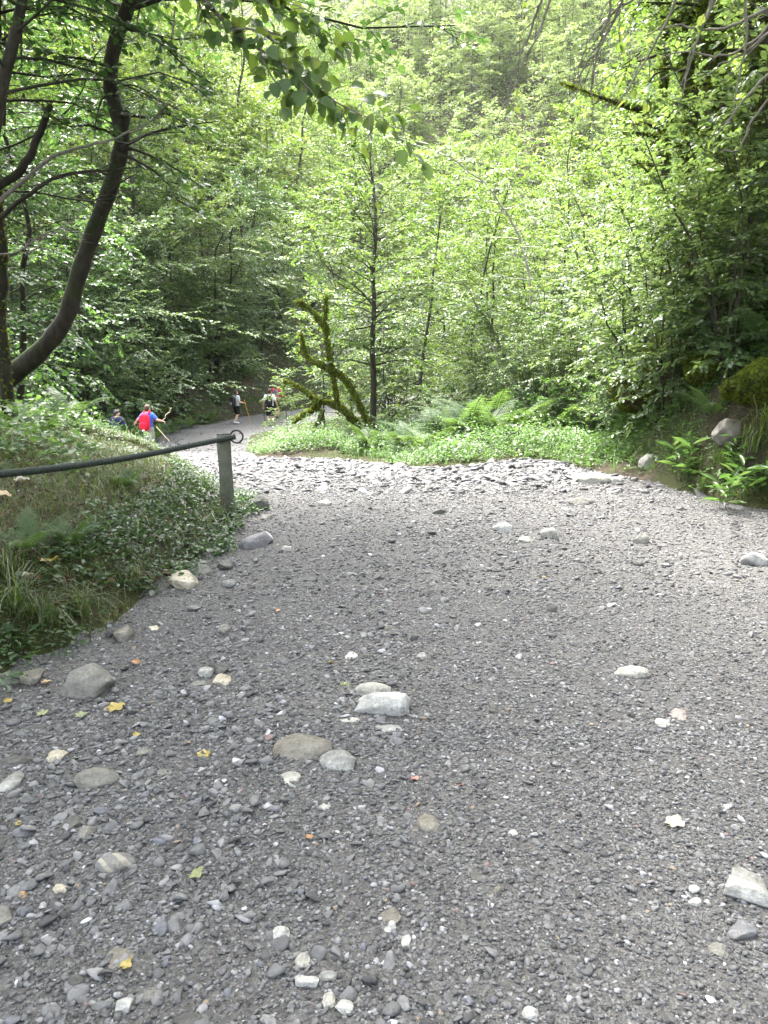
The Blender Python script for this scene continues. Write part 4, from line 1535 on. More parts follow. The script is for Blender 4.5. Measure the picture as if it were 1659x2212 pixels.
# left slope, front to back
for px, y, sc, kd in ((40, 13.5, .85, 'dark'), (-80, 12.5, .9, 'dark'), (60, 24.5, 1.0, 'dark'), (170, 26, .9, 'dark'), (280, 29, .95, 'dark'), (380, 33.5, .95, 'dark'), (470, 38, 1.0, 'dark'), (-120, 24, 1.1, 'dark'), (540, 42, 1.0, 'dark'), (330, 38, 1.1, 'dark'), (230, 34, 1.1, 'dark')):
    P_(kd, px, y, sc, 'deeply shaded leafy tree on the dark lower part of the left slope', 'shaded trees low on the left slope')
P_('layered', 190, 25.5, 1.0, 'tree spreading flat sprays of pale sunlit leaves right of the curved trunk', var=0)
P_('layered', 320, 29.5, 1.0, 'tree with pale layered leaf sprays above the child with the red backpack', var=1)
P_('layered', 455, 36.5, 1.0, 'tree with pale drooping sprays above the walkers on the lower path', var=0)
P_('layered', 570, 42, .95, 'bright layered tree leaning over the lower path behind the two close walkers', var=1)
for px, y, sc, kd in ((400, 34.5, 1.0, 'slender'), (150, 28, 1.0, 'slender'), (300, 34, 1.05, 'tall'), (480, 38, 1.0, 'slender'), (20, 28, 1.0, 'tall'), (580, 48, 1.0, 'slender'), (200, 40, 1.0, 'tall'),
                      (420, 46, 1.0, 'tall'), (60, 36, 1.1, 'slender'), (520, 58, 1.05, 'tall'), (340, 55, 1.05, 'tall'), (640, 62, 1.0, 'tall'), (230, 50, 1.1, 'slender'), (660, 52, .9, 'slender')):
    P_(kd, px, y, sc, 'leafy green tree crowded among others high on the steep left slope', G_LEFT)
for px, y, sc in ((200, 26, .9), (300, 29.5, .8), (420, 35.5, .8), (520, 40, .8), (600, 46, .8), (100, 25.5, .9), (680, 54, .9)):
    P_('hazel', px, y, sc, 'many-stemmed bush hanging over the foot of the left slope', 'bushes at the foot of the left slope', None, 'bush')
FL_ = np.random.default_rng(405)
for k_ in range(46):
    y = FL_.uniform(20, 56)
    px = FL_.uniform(-60, 700)
    x = px2x(px, y)
    d_, s_ = seg_dist([(x, y)], LEFT_FAR)
    if s_[0] < 0 or d_[0] < 1.8:
        continue
    if k_ % 3:
        place('hazel', x, y, FL_.uniform(.7, 1.2), 'bush among many clothing the left slope', 'bush', 'bushes over the left slope')
    else:
        place(('dark', 'layered', 'slender')[k_ % 9 // 3], x, y, FL_.uniform(.7, 1.05), 'leafy green tree crowded among others high on the steep left slope', 'tree', G_LEFT)
# centre, beyond the island
P_('sapling', 700, 26, 1.15, 'broad-leaved sapling with glossy pale leaves left of the mossy wreck', var=0, cat='sapling')
P_('sapling', 620, 24, .55, 'low sapling growing under the mossy arch', var=1, cat='sapling')
P_('slender', 900, 27, .95, 'bright young tree filling the gap right of the slim central one', var=0)
P_('slender', 1000, 24, .8, 'bright young tree between the slim central one and the white arching stem', var=1)
P_('layered', 960, 33, .95, 'spreading sunlit tree behind the ferny island', var=0)
for px, y, sc, kd in ((860, 38, 1.0, 'slender'), (760, 33, .9, 'slender'), (1060, 30, .9, 'slender'), (1180, 27, .95, 'slender'), (1120, 36, 1.0, 'layered'), (1010, 44, 1.0, 'slender'), (720, 47, 1.0, 'slender'), (1240, 34, 1.0, 'slender'),
                      (1180, 46, 1.1, 'slender'), (930, 62, 1.1, 'slender')):
    P_(kd, px, y, sc, 'slim green young tree among others beyond the ferny island', G_MID)
for px, y, sc in ((1050, 18.5, .7), (1180, 19.5, .85), (880, 24, .6), (980, 21.5, .55), (1240, 17.5, .75), (1120, 24, .9), (1300, 21, .9), (760, 27, .6)):
    P_('sapling', px, y, sc, 'thin-stemmed sapling in the thicket behind the ferns', 'saplings behind the island ferns', cat='sapling')
for px, y, sc in ((1190, 16.8, .62), (1260, 15.6, .62), (1120, 17.4, .5), (1300, 18, .8), (1020, 19.5, .5), (1380, 19, .9)):
    P_('hazel', px, y, sc, 'hazel bush of thin upright stems in the thicket beyond the brow of the path', 'hazel bushes beyond the brow', cat='bush')
# right side
P_('hazel', 1440, 10.6, .62, 'hazel bush with large pale leaves spreading over the mossy boulders', var=0, cat='bush', rz=.4)
P_('hazel', 1560, 9.6, .72, 'hazel bush with pale round leaves at the outer edge of the right bank', var=1, cat='bush', rz=2.0)
P_('hazel', 1370, 12.6, .75, 'hazel bush leaning out left of the fern bank', var=1, cat='bush', rz=1.1)
P_('hazel', 1660, 10.4, .95, 'tall hazel bush reaching before the stout mossy trunk', var=0, cat='bush', rz=3.0)
P_('layered', 1300, 23, .85, 'tree with level pale sprays left of the mossy trunks', var=1)
for px, y, sc, kd in ((1400, 21, .85, 'slender'), (1480, 25, 1.0, 'slender'), (1340, 30, 1.0, 'slender'), (1600, 19, 1.0, 'slender'), (1560, 29, 1.0, 'tall'), (1440, 36, 1.0, 'tall'), (1680, 24, 1.0, 'tall'), (1330, 42, 1.0, 'tall'), (1650, 36, 1.0, 'tall'), (1500, 48, 1.1, 'tall'), (1250, 54, 1.0, 'tall')):
    P_(kd, px, y, sc, 'green tree standing among others on the slope behind the mossy trunks', G_RIGHT)
for px, y, sc in ((760, 70, 1.0), (880, 76, 1.05), (1000, 72, 1.0), (1120, 66, 1.0), (1060, 84, 1.1), (940, 88, 1.1), (820, 92, 1.1), (1200, 78, 1.1), (700, 82, 1.0), (1320, 64, 1.0)):
    P_('tall', px, y, sc, 'sunlit tall tree at the foot of the far hillside', G_FAR)

for k_ in range(34):
    y = FL_.uniform(24, 62)
    px = FL_.uniform(800, 1640)
    x = px2x(px, y)
    if path_sd(np.array([x]), np.array([y]))[0] < 1.5:
        continue
    kd = ('hazel', 'slender', 'hazel', 'layered', 'sapling')[k_ % 5]
    if kd == 'sapling' or kd == 'hazel':
        place(kd, x, y, FL_.uniform(.8, 1.2), 'bush filling the valley floor between the young trees', 'bush', 'bushes on the valley floor', name='bush')
    else:
        place(kd, x, y, FL_.uniform(.8, 1.1), 'leafy young tree deep in the valley woodland', 'tree', 'young trees deep in the valley')
# trees outside the view whose crowns keep the near path in shade
for x, y, sc, kd in ((7.2, 1.5, 1.0, 'tall'), (9.2, 5.5, 1.05, 'tall'), (6.4, -3, 1.0, 'tall'), (10.5, 9.8, 1.0, 'tall'), (-6.4, 1.0, 1.0, 'tall'), (-7.5, 6.0, .9, 'tall'), (2.6, -6.5, 1.0, 'tall'), (-3.2, -6, 1.0, 'tall'), (12, 1, 1.0, 'tall'), (10.5, 13.0, .9, 'tall')):
    place(kd, x, y, sc, 'tall leafy tree beside the path shading the ground', 'tree', G_OUT)


for x, y, rz_, sc, lab in ((6.4, 7.4, PI, 1.0, 'unseen spreading tree right of the path, added to shade it'), (-6.3, 6.6, .15, .95, 'unseen spreading tree on the left bank, added to shade the path'), (5.6, 2.2, PI - .3, .95, 'unseen added shade tree right of the path close to the viewpoint'),
                           (-5.4, 1.4, .2, .95, 'unseen added shade tree left of the path close to the viewpoint'), (7.6, 11.2, PI + .1, .9, 'unseen added shade tree beyond the first one right of the path'), (-6.9, 9.8, .1, .9, 'unseen added shade tree beyond the first one left of the path')):
    place('canopy', x, y, sc, lab, 'tree', None, rz_, tilt=(.001, 0))  # unseen trees added to shade the near path, crowns kept above the view


# ------------------------------------------------------------------ far woodland on the hillsides
def low_tree(seed, h, blen, nb, sub, lps, leaf):
    R = np.random.default_rng(seed)
    W, L = Acc(), [[], [], [], []]
    stem(R, W, L, np.zeros(3), h, .14, .25, nb, blen, (0, 50), sub, lps, leaf, wig=.4, k=4)
    # keep only the trunk of the wood
    W1 = Acc()
    t = np.linspace(0, 1, 5)
    tube(W1, np.stack([.2 * np.sin(t * 3), .2 * np.cos(t * 2) - .2, h * t - .3], 1), .15 * (1 - .8 * t), 4)
    C = Acc()
    leaves(C, np.concatenate(L[0]), np.concatenate(L[1]), np.concatenate(L[2]), np.concatenate(L[3]), LEAF4)
    return (np.concatenate(W1.v), np.concatenate(W1.q)), (np.concatenate(C.v), np.concatenate(C.t))


LOW = [low_tree(401 + i, 9 + 2 * i, 3.2 + .3 * i, 34, 8, 7, .33) for i in range(3)]


def wood(name, label, pts, R, mat):
    A = Acc()
    for (x, y, s) in pts:
        (wv, wq), (cv, ct) = LOW[R.integers(0, 3)]
        an = R.uniform(0, 2 * PI)
        c, s_ = math.cos(an), math.sin(an)
        rot = np.array([[c, -s_, 0], [s_, c, 0], [0, 0, 1]]) * s
        b = np.array([x, y, hz(x, y)])
        A.add(wv @ rot.T + b, wq, None, 0)
        A.add(cv @ rot.T + b, None, ct, 1)
    return tag(obj(name, A.mesh(name, [M['bark'], mat])), label, kind='stuff')


R = np.random.default_rng(410)
pts = []
for _ in range(5200):
    x, y = R.uniform(-75, 70), R.uniform(62, 150)
    if abs(x) > .62 * y + 4 or any((x - a_) ** 2 + (y - b_) ** 2 < 2.7 ** 2 for a_, b_, _s in pts):
        continue
    pts.append((x, y, R.uniform(.7, 1.15)))
    if len(pts) > 470:
        break
wood('forest', 'sunlit woodland covering the far hillside', pts, R, M['leaf_far'])
pts = []
for _ in range(2500):
    x, y = R.uniform(-60, -8), R.uniform(22, 75)
    d_, s_ = seg_dist([(x, y)], LEFT_FAR)
    if s_[0] < 0 or d_[0] < 9 or abs(x) > .62 * y + 3 or any((x - a_) ** 2 + (y - b_) ** 2 < 2.4 ** 2 for a_, b_, _s in pts):
        continue
    pts.append((x, y, R.uniform(.6, 1.0)))
    if len(pts) > 190:
        break
wood('woodland', 'dense woodland high on the left slope', pts, R, M['leaf'])

# ------------------------------------------------------------------ undergrowth masses
def clumps(acc, R, x, y, hmin, hmax, smin, smax, npl=(9, 22), spread=.10, tall=.15, grass=None):
    """little plants: each one has its own height, leaf size and leaf shape"""
    n = len(x)
    h = R.uniform(hmin, hmax, n) * (1 + .6 * np.clip(wob(x, y, .9), -1, 1.5))
    h = np.where(R.random(n) < tall, h * 1.9, h)
    cnt = R.integers(*npl, n)
    ix = np.repeat(np.arange(n), cnt)
    m = len(ix)
    f = R.random(m) ** .75
    az = R.uniform(0, 2 * PI, m)
    rr = spread * R.uniform(.3, 1.2, n)[ix] * (.4 + f) * R.random(m) ** .5
    ls = R.uniform(smin, smax, n)[ix] * R.uniform(.6, 1.15, m) * (1.1 - .4 * f)
    px_, py2 = x[ix] + rr * np.cos(az), y[ix] + rr * np.sin(az)
    P = np.stack([px_, py2, height(px_, py2) + .01 + f * h[ix]], 1)
    up = R.uniform(-.4, .7, n)[ix]
    D = np.stack([np.cos(az), np.sin(az), up + R.normal(0, .2, m)], 1)
    N = np.stack([R.normal(0, .35, m), R.normal(0, .35, m), np.ones(m)], 1)
    w = R.choice([.45, .8, 1.0, 1.25], n)[ix]
    leaves(acc, P, D, N, ls, LEAF6, 0, w)
    st = R.random(n) < .4
    zb = height(x, y)
    for k in np.nonzero(st)[0][:1500]:
        b = np.array([x[k], y[k], zb[k]])
        tube(acc, np.array([b, b + [R.normal(0, .02), R.normal(0, .02), h[k]]]), [.003, .0015], 3, cap=False)


R = np.random.default_rng(420)
A = Acc()
LB = lambda x, y: (path_sd(x, y) > -.02 + .05 * np.sin(7 * y)) & (x < -1.0) & (y < 19)
x, y = area(R, 130000, -6.0, -1.2, 2.2, 13, lambda x, y: LB(x, y))
k = clumpy(R, x, y, 1.6, -.5)
blades(A, R, x[k], y[k], height(x[k], y[k]) - .01, R.uniform(.04, .14, k.sum()), 1.1, .002)
x, y = area(R, 2600, -4, -1.4, 2.6, 9, lambda x, y: LB(x, y) & (path_sd(x, y) < 1.2))
k = clumpy(R, x, y, 2.3, .55)
blades(A, R, x[k], y[k], height(x[k], y[k]) - .01, R.uniform(.14, .34, k.sum()), 1.1, .0035)
x, y = area(R, 5000, -5, -1.2, 2.2, 11, lambda x, y: LB(x, y) & (path_sd(x, y) < 3))
B_ = Acc()
carpet(B_, R, x, y, .0, .05, .05, 0, LEAF6, .8)
tag(obj('leaf_litter', B_.mesh('leaf_litter', M['litter'])), 'brown dead leaves littering the left bank', kind='stuff')
tag(obj('grass', A.mesh('grass', M['grass'])), 'thin grass and moss tangled over the left bank', kind='stuff')

A = Acc()
x, y = area(R, 5200, -6, -1.2, 2.2, 13, lambda x, y: LB(x, y) & (path_sd(x, y) < 4))
k = clumpy(R, x, y, 1.3, -.1)
clumps(A, R, x[k], y[k], .03, .12, .02, .06, (8, 20), .09, .1)
x, y = area(R, 5200, -3.5, -1.1, 2.2, 9.5, lambda x, y: (path_sd(x, y) > -.16 + .14 * np.sin(5 * y) * np.sin(2.3 * y)) & (x < -1) & (path_sd(x, y) < .6))
k = clumpy(R, x, y, 2.0, -.3)
clumps(A, R, x[k], y[k], .03, .13, .025, .065, (8, 18), .09, .1)
tag(obj('ivy', A.mesh('ivy', M['leaf_dark'])), 'small ivy and herb leaves creeping over the left bank', kind='stuff')

A = Acc()
x, y = area(R, 34000, -9, -1.8, 6.5, 20, lambda x, y: LB(x, y) & (path_sd(x, y) > .7 + .5 * np.sin(y * 2)) & (x / y < -.40 + .03 * np.sin(5 * y)))
carpet(A, R, x, y, .03, .34, .07, 0, LEAF6, .45)
tag(obj('nettles', A.mesh('nettles', M['herb'])), 'knee-high green herbs on top of the left bank', kind='stuff')

A = Acc()
ISL = lambda x, y: (path_sd(x, y) > .05) & (x > -5.5) & (y > 9.5) & (x < 6 + .3 * y)
x, y = area(R, 7000, -5.5, 13, 9.5, 40, lambda x, y: ISL(x, y) & (R.random(len(x)) < 1.15 - y / 50))
x2, y2 = area(R, 11000, -5.5, 6, 11, 21, lambda x, y: ISL(x, y) & (path_sd(x, y) < 3))
x, y = np.concatenate([x, x2]), np.concatenate([y, y2])
sd = path_sd(x, y)
k = sd > .05 + .45 * np.clip(wob(x, y, 2.2), 0, 1)
x, y, sd = x[k], y[k], sd[k]
e = sd < .6
clumps(A, R, x[e], y[e], .05, .18, .03, .07)
clumps(A, R, x[~e], y[~e], .10, .32, .04, .10, (10, 24), .14)
x, y = area(R, 14000, -5.5, 8, 10, 22, lambda x, y: ISL(x, y) & (path_sd(x, y) > .0) & (path_sd(x, y) < 2.5))
k = clumpy(R, x, y, 1.4, .3)
blades(A, R, x[k], y[k], height(x[k], y[k]), R.uniform(.1, .45, k.sum()), 1.0, .005)
tag(obj('undergrowth', A.mesh('undergrowth', M['herb'])), 'bright green undergrowth covering the island beyond the path', kind='stuff')

A = Acc()
dark_left = lambda x, y: (seg_dist(np.stack([x, y], 1), LEFT_FAR)[1] > 0)
x, y = area(R, 90000, -34, 4, 18, 62, dark_left)
d_ = seg_dist(np.stack([x, y], 1), LEFT_FAR)[0]
k = (d_ < 14) & (abs(x) < .56 * y + 1) & (clumpy(R, x, y, .5, -.4))
x, y = x[k], y[k]
carpet(A, R, x, y, .03, 1.1, .15, 0, LEAF6, .5)
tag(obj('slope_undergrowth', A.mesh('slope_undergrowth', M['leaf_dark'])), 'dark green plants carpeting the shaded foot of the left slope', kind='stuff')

A = Acc()
x, y = area(R, 120000, -70, 70, 60, 150, lambda x, y: abs(x) < .6 * y)
carpet(A, R, x, y, .1, 3.2, .42, 0, LEAF4, .6)
tag(obj('hillside_scrub', A.mesh('hillside_scrub', M['leaf_far'])), 'green scrub between the trees of the far hillside', kind='stuff')

A = Acc()
RB = lambda x, y: (seg_dist(np.stack([x, y], 1), RIGHT)[1] < 0) & (path_sd(x, y) > .03)
bare = lambda x, y: ((x - 4.1) / .3) ** 2 + ((y - 8.4) / .45) ** 2 < 1
x, y = area(R, 16000, 3.0, 12, 6.2, 24, RB)
k = ~bare(x, y) & clumpy(R, x, y, 1.1, -.75) & (x < .58 * y + 1.2)
x, y = x[k], y[k]
sd = path_sd(x, y)
e = sd < .5
clumps(A, R, x[e], y[e], .05, .2, .03, .075)
clumps(A, R, x[~e], y[~e], .08, .3, .04, .10, (10, 22), .13)
x, y = area(R, 9000, 3.0, 8, 6.2, 14, lambda x, y: RB(x, y) & (path_sd(x, y) < 2))
k = ~bare(x, y) & clumpy(R, x, y, 1.6, .1)
blades(A, R, x[k], y[k], height(x[k], y[k]), R.uniform(.08, .35, k.sum()), 1.1, .004)
tag(obj('bank_undergrowth', A.mesh('bank_undergrowth', M['herb'])), 'low leafy plants covering the right bank', kind='stuff')

# ------------------------------------------------------------------ ferns
for px, py, y, sc, v, lab in ((1010, 960, 15.0, 1.9, 0, 'large arching fern at the centre of the island edge'), (935, 965, 14.7, 1.5, 1, 'fern left of the large island fern'),
                              (1090, 955, 15.2, 1.8, 2, 'fern right of the large island fern below the white stem'), (1060, 930, 16.2, 2.0, 0, 'fern behind the large island fern')):
    x = px2x(px, y)
    fern(x, y, sc, lab, None, v)
for px, y, sc in ((880, 15.6, .9), (965, 15.8, 1.1), (1040, 15.0, 1.0), (1120, 15.2, 1.0), (1150, 16.0, 1.1), (800, 17.0, .8), (1000, 16.8, 1.2), (1210, 15.0, .9), (1080, 17, 1.2), (860, 17.4, .9), (980, 17.5, .9), (1140, 16.6, .9), (830, 17, .7), (1180, 17.5, .9), (900, 19, .9)):
    fern(px2x(px, y), y, sc * 1.6, 'fern in the crowd of ferns on the island', 'ferns crowding the island', int(rng.integers(0, 3)))
for px, py, y, sc, v, rz, lab in ((1410, 830, 10.6, 1.05, 0, .3, 'fern spreading over the mossy bank, left of two'), (1480, 820, 10.2, 1.0, 1, 1.2, 'fern spreading over the mossy bank, right of two'),
                                  (1650, 745, 8.3, .95, 2, 2.4, 'blue-green fern arching in from the outer edge of the right bank'), (1560, 720, 12.0, 1.0, 0, 2.0, 'fern growing at the foot of the dark mossy trunk'),
                                  (1490, 880, 9.3, .6, 2, .9, 'fern hanging down before the earthy bank'), (1600, 770, 9, .8, 0, 1.9, 'fern above the mossy boulder beside the earthy bank'), (1540, 900, 9, .6, 1, 2.6, 'small fern on the lip of the earthy bank')):
    p = ground_hit(px, py, 5)
    if p[1] > 16:
        p = at(px, py, y)
    fern(p[0], p[1], sc * 1.15, lab, None, v, rz)
for px, y, sc in ((1600, 13.4, 1.0), (1530, 14.2, 1.0), (1640, 12.4, .9)):
    fern(px2x(px, y), y, sc, 'fern among the mossy trunks', 'ferns among the mossy trunks', int(rng.integers(0, 3)))
for px, py, y, sc, v, rz, lab in ((150, 1110, 4.9, .42, 0, -1.2, 'fern hanging down the left bank below the rope'), (60, 1150, 4.6, .45, 1, -.6, 'fern at the outer edge of the left bank below the rope'),
                                  (270, 1035, 6.6, .42, 2, .4, 'small pale fern just under the rope'), (140, 860, 9.6, .9, 0, 1.4, 'fern by the foot of the curved tree'),
                                  (60, 700, 8.4, .8, 1, .2, 'fern growing high beside the mossy pole')):
    p = at(px, py, y)
    fern(p[0], y, sc, lab, None, v, rz)
FR = np.random.default_rng(430)
for px, y in ((240, 24), (280, 25.5), (330, 26.5), (370, 29), (410, 31), (450, 33), (300, 30), (350, 32.5), (210, 26), (260, 29), (480, 36), (150, 25), (400, 36), (540, 39.5), (190, 22.6), (440, 38)):
    fern(px2x(px, y), y, FR.uniform(1.2, 1.7), 'large fern on the shaded foot of the left slope', 'ferns on the left slope', int(FR.integers(0, 3)))


# ------------------------------------------------------------------ leafy plants and grass tufts on the right
def lance_plant(seed, n=9, h=.5, leaf=.28, stems=3):
    R = np.random.default_rng(seed)
    W, C = Acc(), Acc()
    for s in range(stems):
        az = R.uniform(0, 6.28)
        b = np.array([.06 * math.cos(az), .06 * math.sin(az), 0])
        hh = h * R.uniform(.6, 1.1)
        t = np.linspace(0, 1, 6)
        P = b + np.stack([.12 * math.cos(az) * t ** 2, .12 * math.sin(az) * t ** 2, hh * t], 1)
        tube(W, P, .005 * (1 - .6 * t), 4)
        f = np.linspace(.2, 1, n)
        a_ = np.arange(n) * 2.4 + R.uniform(0, 6)
        D = np.stack([np.cos(a_), np.sin(a_), .55 + R.normal(0, .25, n)], 1)
        leaves(C, along(P, f), D, np.tile([0, 0, 1.0], (n, 1)) + R.normal(0, .2, (n, 3)), leaf * R.uniform(.6, 1.1, n), LANCE)
    return C, W


def tuft(seed, n=70, ln=.35):
    R = np.random.default_rng(seed)
    C = Acc()
    blades(C, R, R.normal(0, .045, n), R.normal(0, .045, n), np.full(n, -.01), R.uniform(.5, 1.1, n) * ln, 1.2, .0035)
    return C


for px, py, sc, sd_, lab in ((1480, 1010, .95, 1, 'tall lance-leaved plant at the corner where the path meets the right bank'), (1560, 1060, .8, 2, 'bluish lance-leaved plant among grass on the right'),
                             (1620, 1050, .95, 3, 'broad lance-leaved plant nearest the outer edge on the right'), (1500, 950, .55, 4, 'small lance-leaved plant below the hanging fern'), (1600, 985, .7, 5, 'lance-leaved plant against the earthy bank')):
    p = ground_hit(px, py + 40)
    C, W = lance_plant(440 + sd_)
    r = thing('lance_leaved_plant', lab, 'plant', p, (0, 0, sd_ * 1.1), sc)
    obj('leaf_blades', C.mesh('lance_leaves', M['herb']), r)
    obj('stalks', W.mesh('lance_stalks', M['herb']), r)
tm_ = [tuft(450, 80, .34).mesh('grass_tuft', M['grass']), tuft(451, 60, .42).mesh('grass_tuft', M['grass'])]
for i, (px, py, sc, lab) in enumerate(((1630, 985, 1.3, 'thick grass tuft hanging beside the earthy bank'), (1655, 940, 1.3, 'grass tuft at the outer edge above the thick one'), (1520, 1060, .8, 'grass tuft at the path edge on the right'), (1600, 1090, .8, 'grass tuft before the broad lance-leaved plant'),
                                       (1560, 1000, .9, 'grass tuft between the lance-leaved plants'), (40, 1330, .9, 'coarse grass tuft at the foot of the left bank'), (95, 1350, .8, 'coarse grass tuft with withered blades beside a twin on the left bank'),
                                       (180, 1330, .6, 'short grass tuft on the left bank near the path'), (290, 1260, .6, 'grass tuft above the brown half-buried stone'), (20, 1250, .8, 'grass tuft higher up at the outer edge of the left bank'),
                                       (1400, 985, 1.0, 'grass tuft in the hollow left of the earthy bank'), (1180, 960, 1.2, 'grass tuft at the right end of the island'), (470, 1120, .5, 'little grass tuft at the foot of the post'))):
    p = ground_hit(px, py)
    tag(obj('grass_tuft', tm_[i % 2], None, p, (0, 0, i * 1.3), sc), lab, 'grass tuft')
for i, (px, y, sc) in enumerate(((1210, 15.2, .7), (1270, 14.4, .7), (1340, 13.4, .7), (1330, 15.4, .9), (1150, 16.4, .7), (850, 20, .6), (960, 23, .8), (760, 23.5, .6), (1400, 14.6, .9), (1440, 12.6, .7), (1100, 20, .9), (1380, 17, 1.0))):
    P_('shrub', px, y, sc, 'low leafy shrub in the thicket between the island and the right bank', 'low shrubs in the thicket', cat='shrub')

# mossy boulders on the right bank
for i, (px, py, y, w, h, lab) in enumerate(((1530, 800, 9.6, .8, .6, 'mossy boulder above the earthy bank'), (1640, 830, 8.4, .7, .5, 'mossy boulder at the outer edge above the bare earth'), (1480, 735, 11.2, 1.1, .8, 'mossy boulder below the dark mossy trunks'), (1420, 850, 10.4, 1.2, .75, 'low mossy boulder under the spreading ferns'), (1590, 690, 11.0, .9, 1.2, 'tall moss-covered rock before the stout trunk'),
                                            (1580, 940, 8.6, .45, .35, 'bare brownish rock sticking out of the earthy bank'), (1400, 1010, 9.6, .28, .3, 'small upright stone in the hollow at the bank foot'))):
    R = np.random.default_rng(460 + i)
    p = ground_hit(px, py + (20 if i < 5 else 0), 5)
    if p[1] > 15:
        p = at(px, py, y)
    y = p[1]
    z0 = hz(p[0], y)
    V, F = rock_shape(R, 4, 11, .14, (.55, .92))
    V = V * np.array([w / 2, w / 2 * .8, h / 2])
    if i < 5:
        top = max(h * .5, p[2] - z0)
        A = Acc().add(V, None, F)
        r = thing('mossy_boulder', lab, 'boulder', (p[0], y, z0 + h * .2))
        obj('rock', A.mesh('mossy_rock', M['bark_moss'], True), r)
        n = 5200
        tri = V[F[R.integers(0, len(F), n)]]
        wgt = R.dirichlet((1, 1, 1), n)
        pos = (tri * wgt[..., None]).sum(1)
        nn = nrm(pos)
        C = Acc()
        leaves(C, pos, nrm(nn + R.normal(0, .7, (n, 3))), nn, .045 * R.uniform(.5, 1.3, n), LEAF4)
        obj('moss', C.mesh('boulder_moss', M['mossblade']), r)
    else:
        A = Acc().add(V, None, F)
        tag(obj('rock', A.mesh('rock', ST['brown'] if i == 5 else ST['pale'], True), None, (p[0], y, z0 + h * .1)), lab, 'rock')

# ------------------------------------------------------------------ fallen leaves lying about, each its own thing
FL = [(250, 1533, 46, 'y', 'big yellow fallen leaf right below the cracked boulder'), (18, 1520, 24, 'y', 'yellow fallen leaf at the outer edge left of the cracked boulder'), (175, 1551, 30, 'g', 'yellow-green fallen leaf left of the big yellow one'),
      (93, 1547, 30, 'g', 'pale green fallen leaf on stones below the bank'), (745, 1487, 26, 'g', 'torn light green leaf beside the pale humped stone'), (440, 1636, 34, 'y', 'crumpled yellow leaf on open gravel'), (296, 1595, 20, 'y', 'small yellow leaf between the oval stone and the boulder'),
      (292, 1436, 24, 'o', 'orange leaf lying right of the cracked boulder'), (405, 1612, 16, 'o', 'orange leaf bit near the crumpled yellow leaf'), (99, 1478, 26, 't', 'tan leaf next to the brownish rounded stone'), (332, 1377, 26, 'w', 'pale curled leaf at the foot of the bank grass'),
      (423, 1897, 40, 'g', 'pale olive leaf on dirt right of the banded stone'), (42, 1788, 22, 'y', 'faded yellow leaf left of the pebble heap'), (272, 2096, 32, 'y', 'ragged yellow-brown leaf below the broad sunk stone'), (895, 1690, 26, 'r', 'reddish leaf on gravel below mid path'),
      (668, 1816, 20, 'o', 'small rust-red leaf standing in the gravel'), (600, 1322, 14, 'o', 'orange leaf speck near the left edge of gravel'), (715, 1436, 20, 'y', 'yellow two-piece leaf near the speckled stone'), (990, 1702, 22, 'r', 'dull red leaf right of the reddish one'),
      (1455, 1785, 52, 'w', 'withered grey-white lobed leaf pressed into the path'), (1175, 1250, 12, 'o', 'green-brown leaf speck on sunny gravel'), (420, 1196, 20, 'o', 'orange-yellow leaf hanging at the bank edge above the cream boulder'),
      (108, 1228, 44, 'y', 'large yellow-green leaf on the left bank grass'), (48, 1052, 40, 'w', 'big pale yellow leaf on the bank under the rope'), (8, 1082, 44, 't', 'tan leaf on the bank below the rope'), (236, 1046, 22, 'y', 'yellow leaf on the bank just under the rope'),
      (60, 1262, 34, 'w', 'pale leaf on the bank left of the coarse grass'), (310, 1070, 22, 'o', 'orange leaf on the mossy bank below the rope'), (270, 1105, 16, 'y', 'yellow leaf low on the mossy bank'), (400, 1120, 14, 'y', 'small yellow leaf on the bank left of the post')]
LM = {'y': leaf_mat('yellow_leaf', [(0, (.30, .235, .05)), (1, (.33, .25, .06))], [(0, (.3, .22, .04)), (1, (.3, .22, .04))], .25), 'g': leaf_mat('yellow_green_leaf', [(0, (.19, .21, .09)), (1, (.22, .23, .11))], [(0, (.18, .22, .06)), (1, (.18, .22, .06))], .25),
      'o': leaf_mat('orange_leaf', [(0, (.26, .12, .04)), (1, (.3, .15, .05))], [(0, (.45, .18, .03)), (1, (.4, .2, .03))], .2), 't': leaf_mat('tan_leaf', [(0, (.38, .26, .12)), (1, (.42, .29, .15))], [(0, (.4, .25, .1)), (1, (.4, .25, .1))], .2),
      'w': leaf_mat('pale_withered_leaf', [(0, (.32, .30, .23)), (1, (.36, .33, .26))], [(0, (.5, .45, .3)), (1, (.5, .45, .3))], .2), 'r': leaf_mat('red_brown_leaf', [(0, (.25, .12, .09)), (1, (.28, .13, .1))], [(0, (.3, .1, .06)), (1, (.3, .1, .06))], .2)}
# a lobed leaf: maple-like outline with a curled edge
def lobed(R):
    n = 26
    th = np.linspace(0, 2 * PI, n, endpoint=False)
    r = .36 + .14 * np.abs(np.cos(2.5 * th)) ** .8 + R.normal(0, .025, n)
    V = [(0, 0, .02)]
    for a_, q in zip(th, r * .55):
        V.append((q * math.cos(a_), q * math.sin(a_) * .9, .03 + .04 * math.sin(3 * a_)))
    c = R.uniform(.05, .2)
    for a_, q in zip(th, r):
        V.append((q * math.cos(a_), q * math.sin(a_) * .9, .02 + c * (.5 + .5 * math.sin(2 * a_ + 1)) + .05 * math.sin(5 * a_)))
    i = np.arange(n)
    T = np.stack([np.zeros(n, int), 1 + i, 1 + (i + 1) % n], 1)
    Q = np.stack([1 + i, 1 + n + i, 1 + n + (i + 1) % n, 1 + (i + 1) % n], 1)
    t = np.linspace(0, 1, 4)
    return np.array(V), Q, T


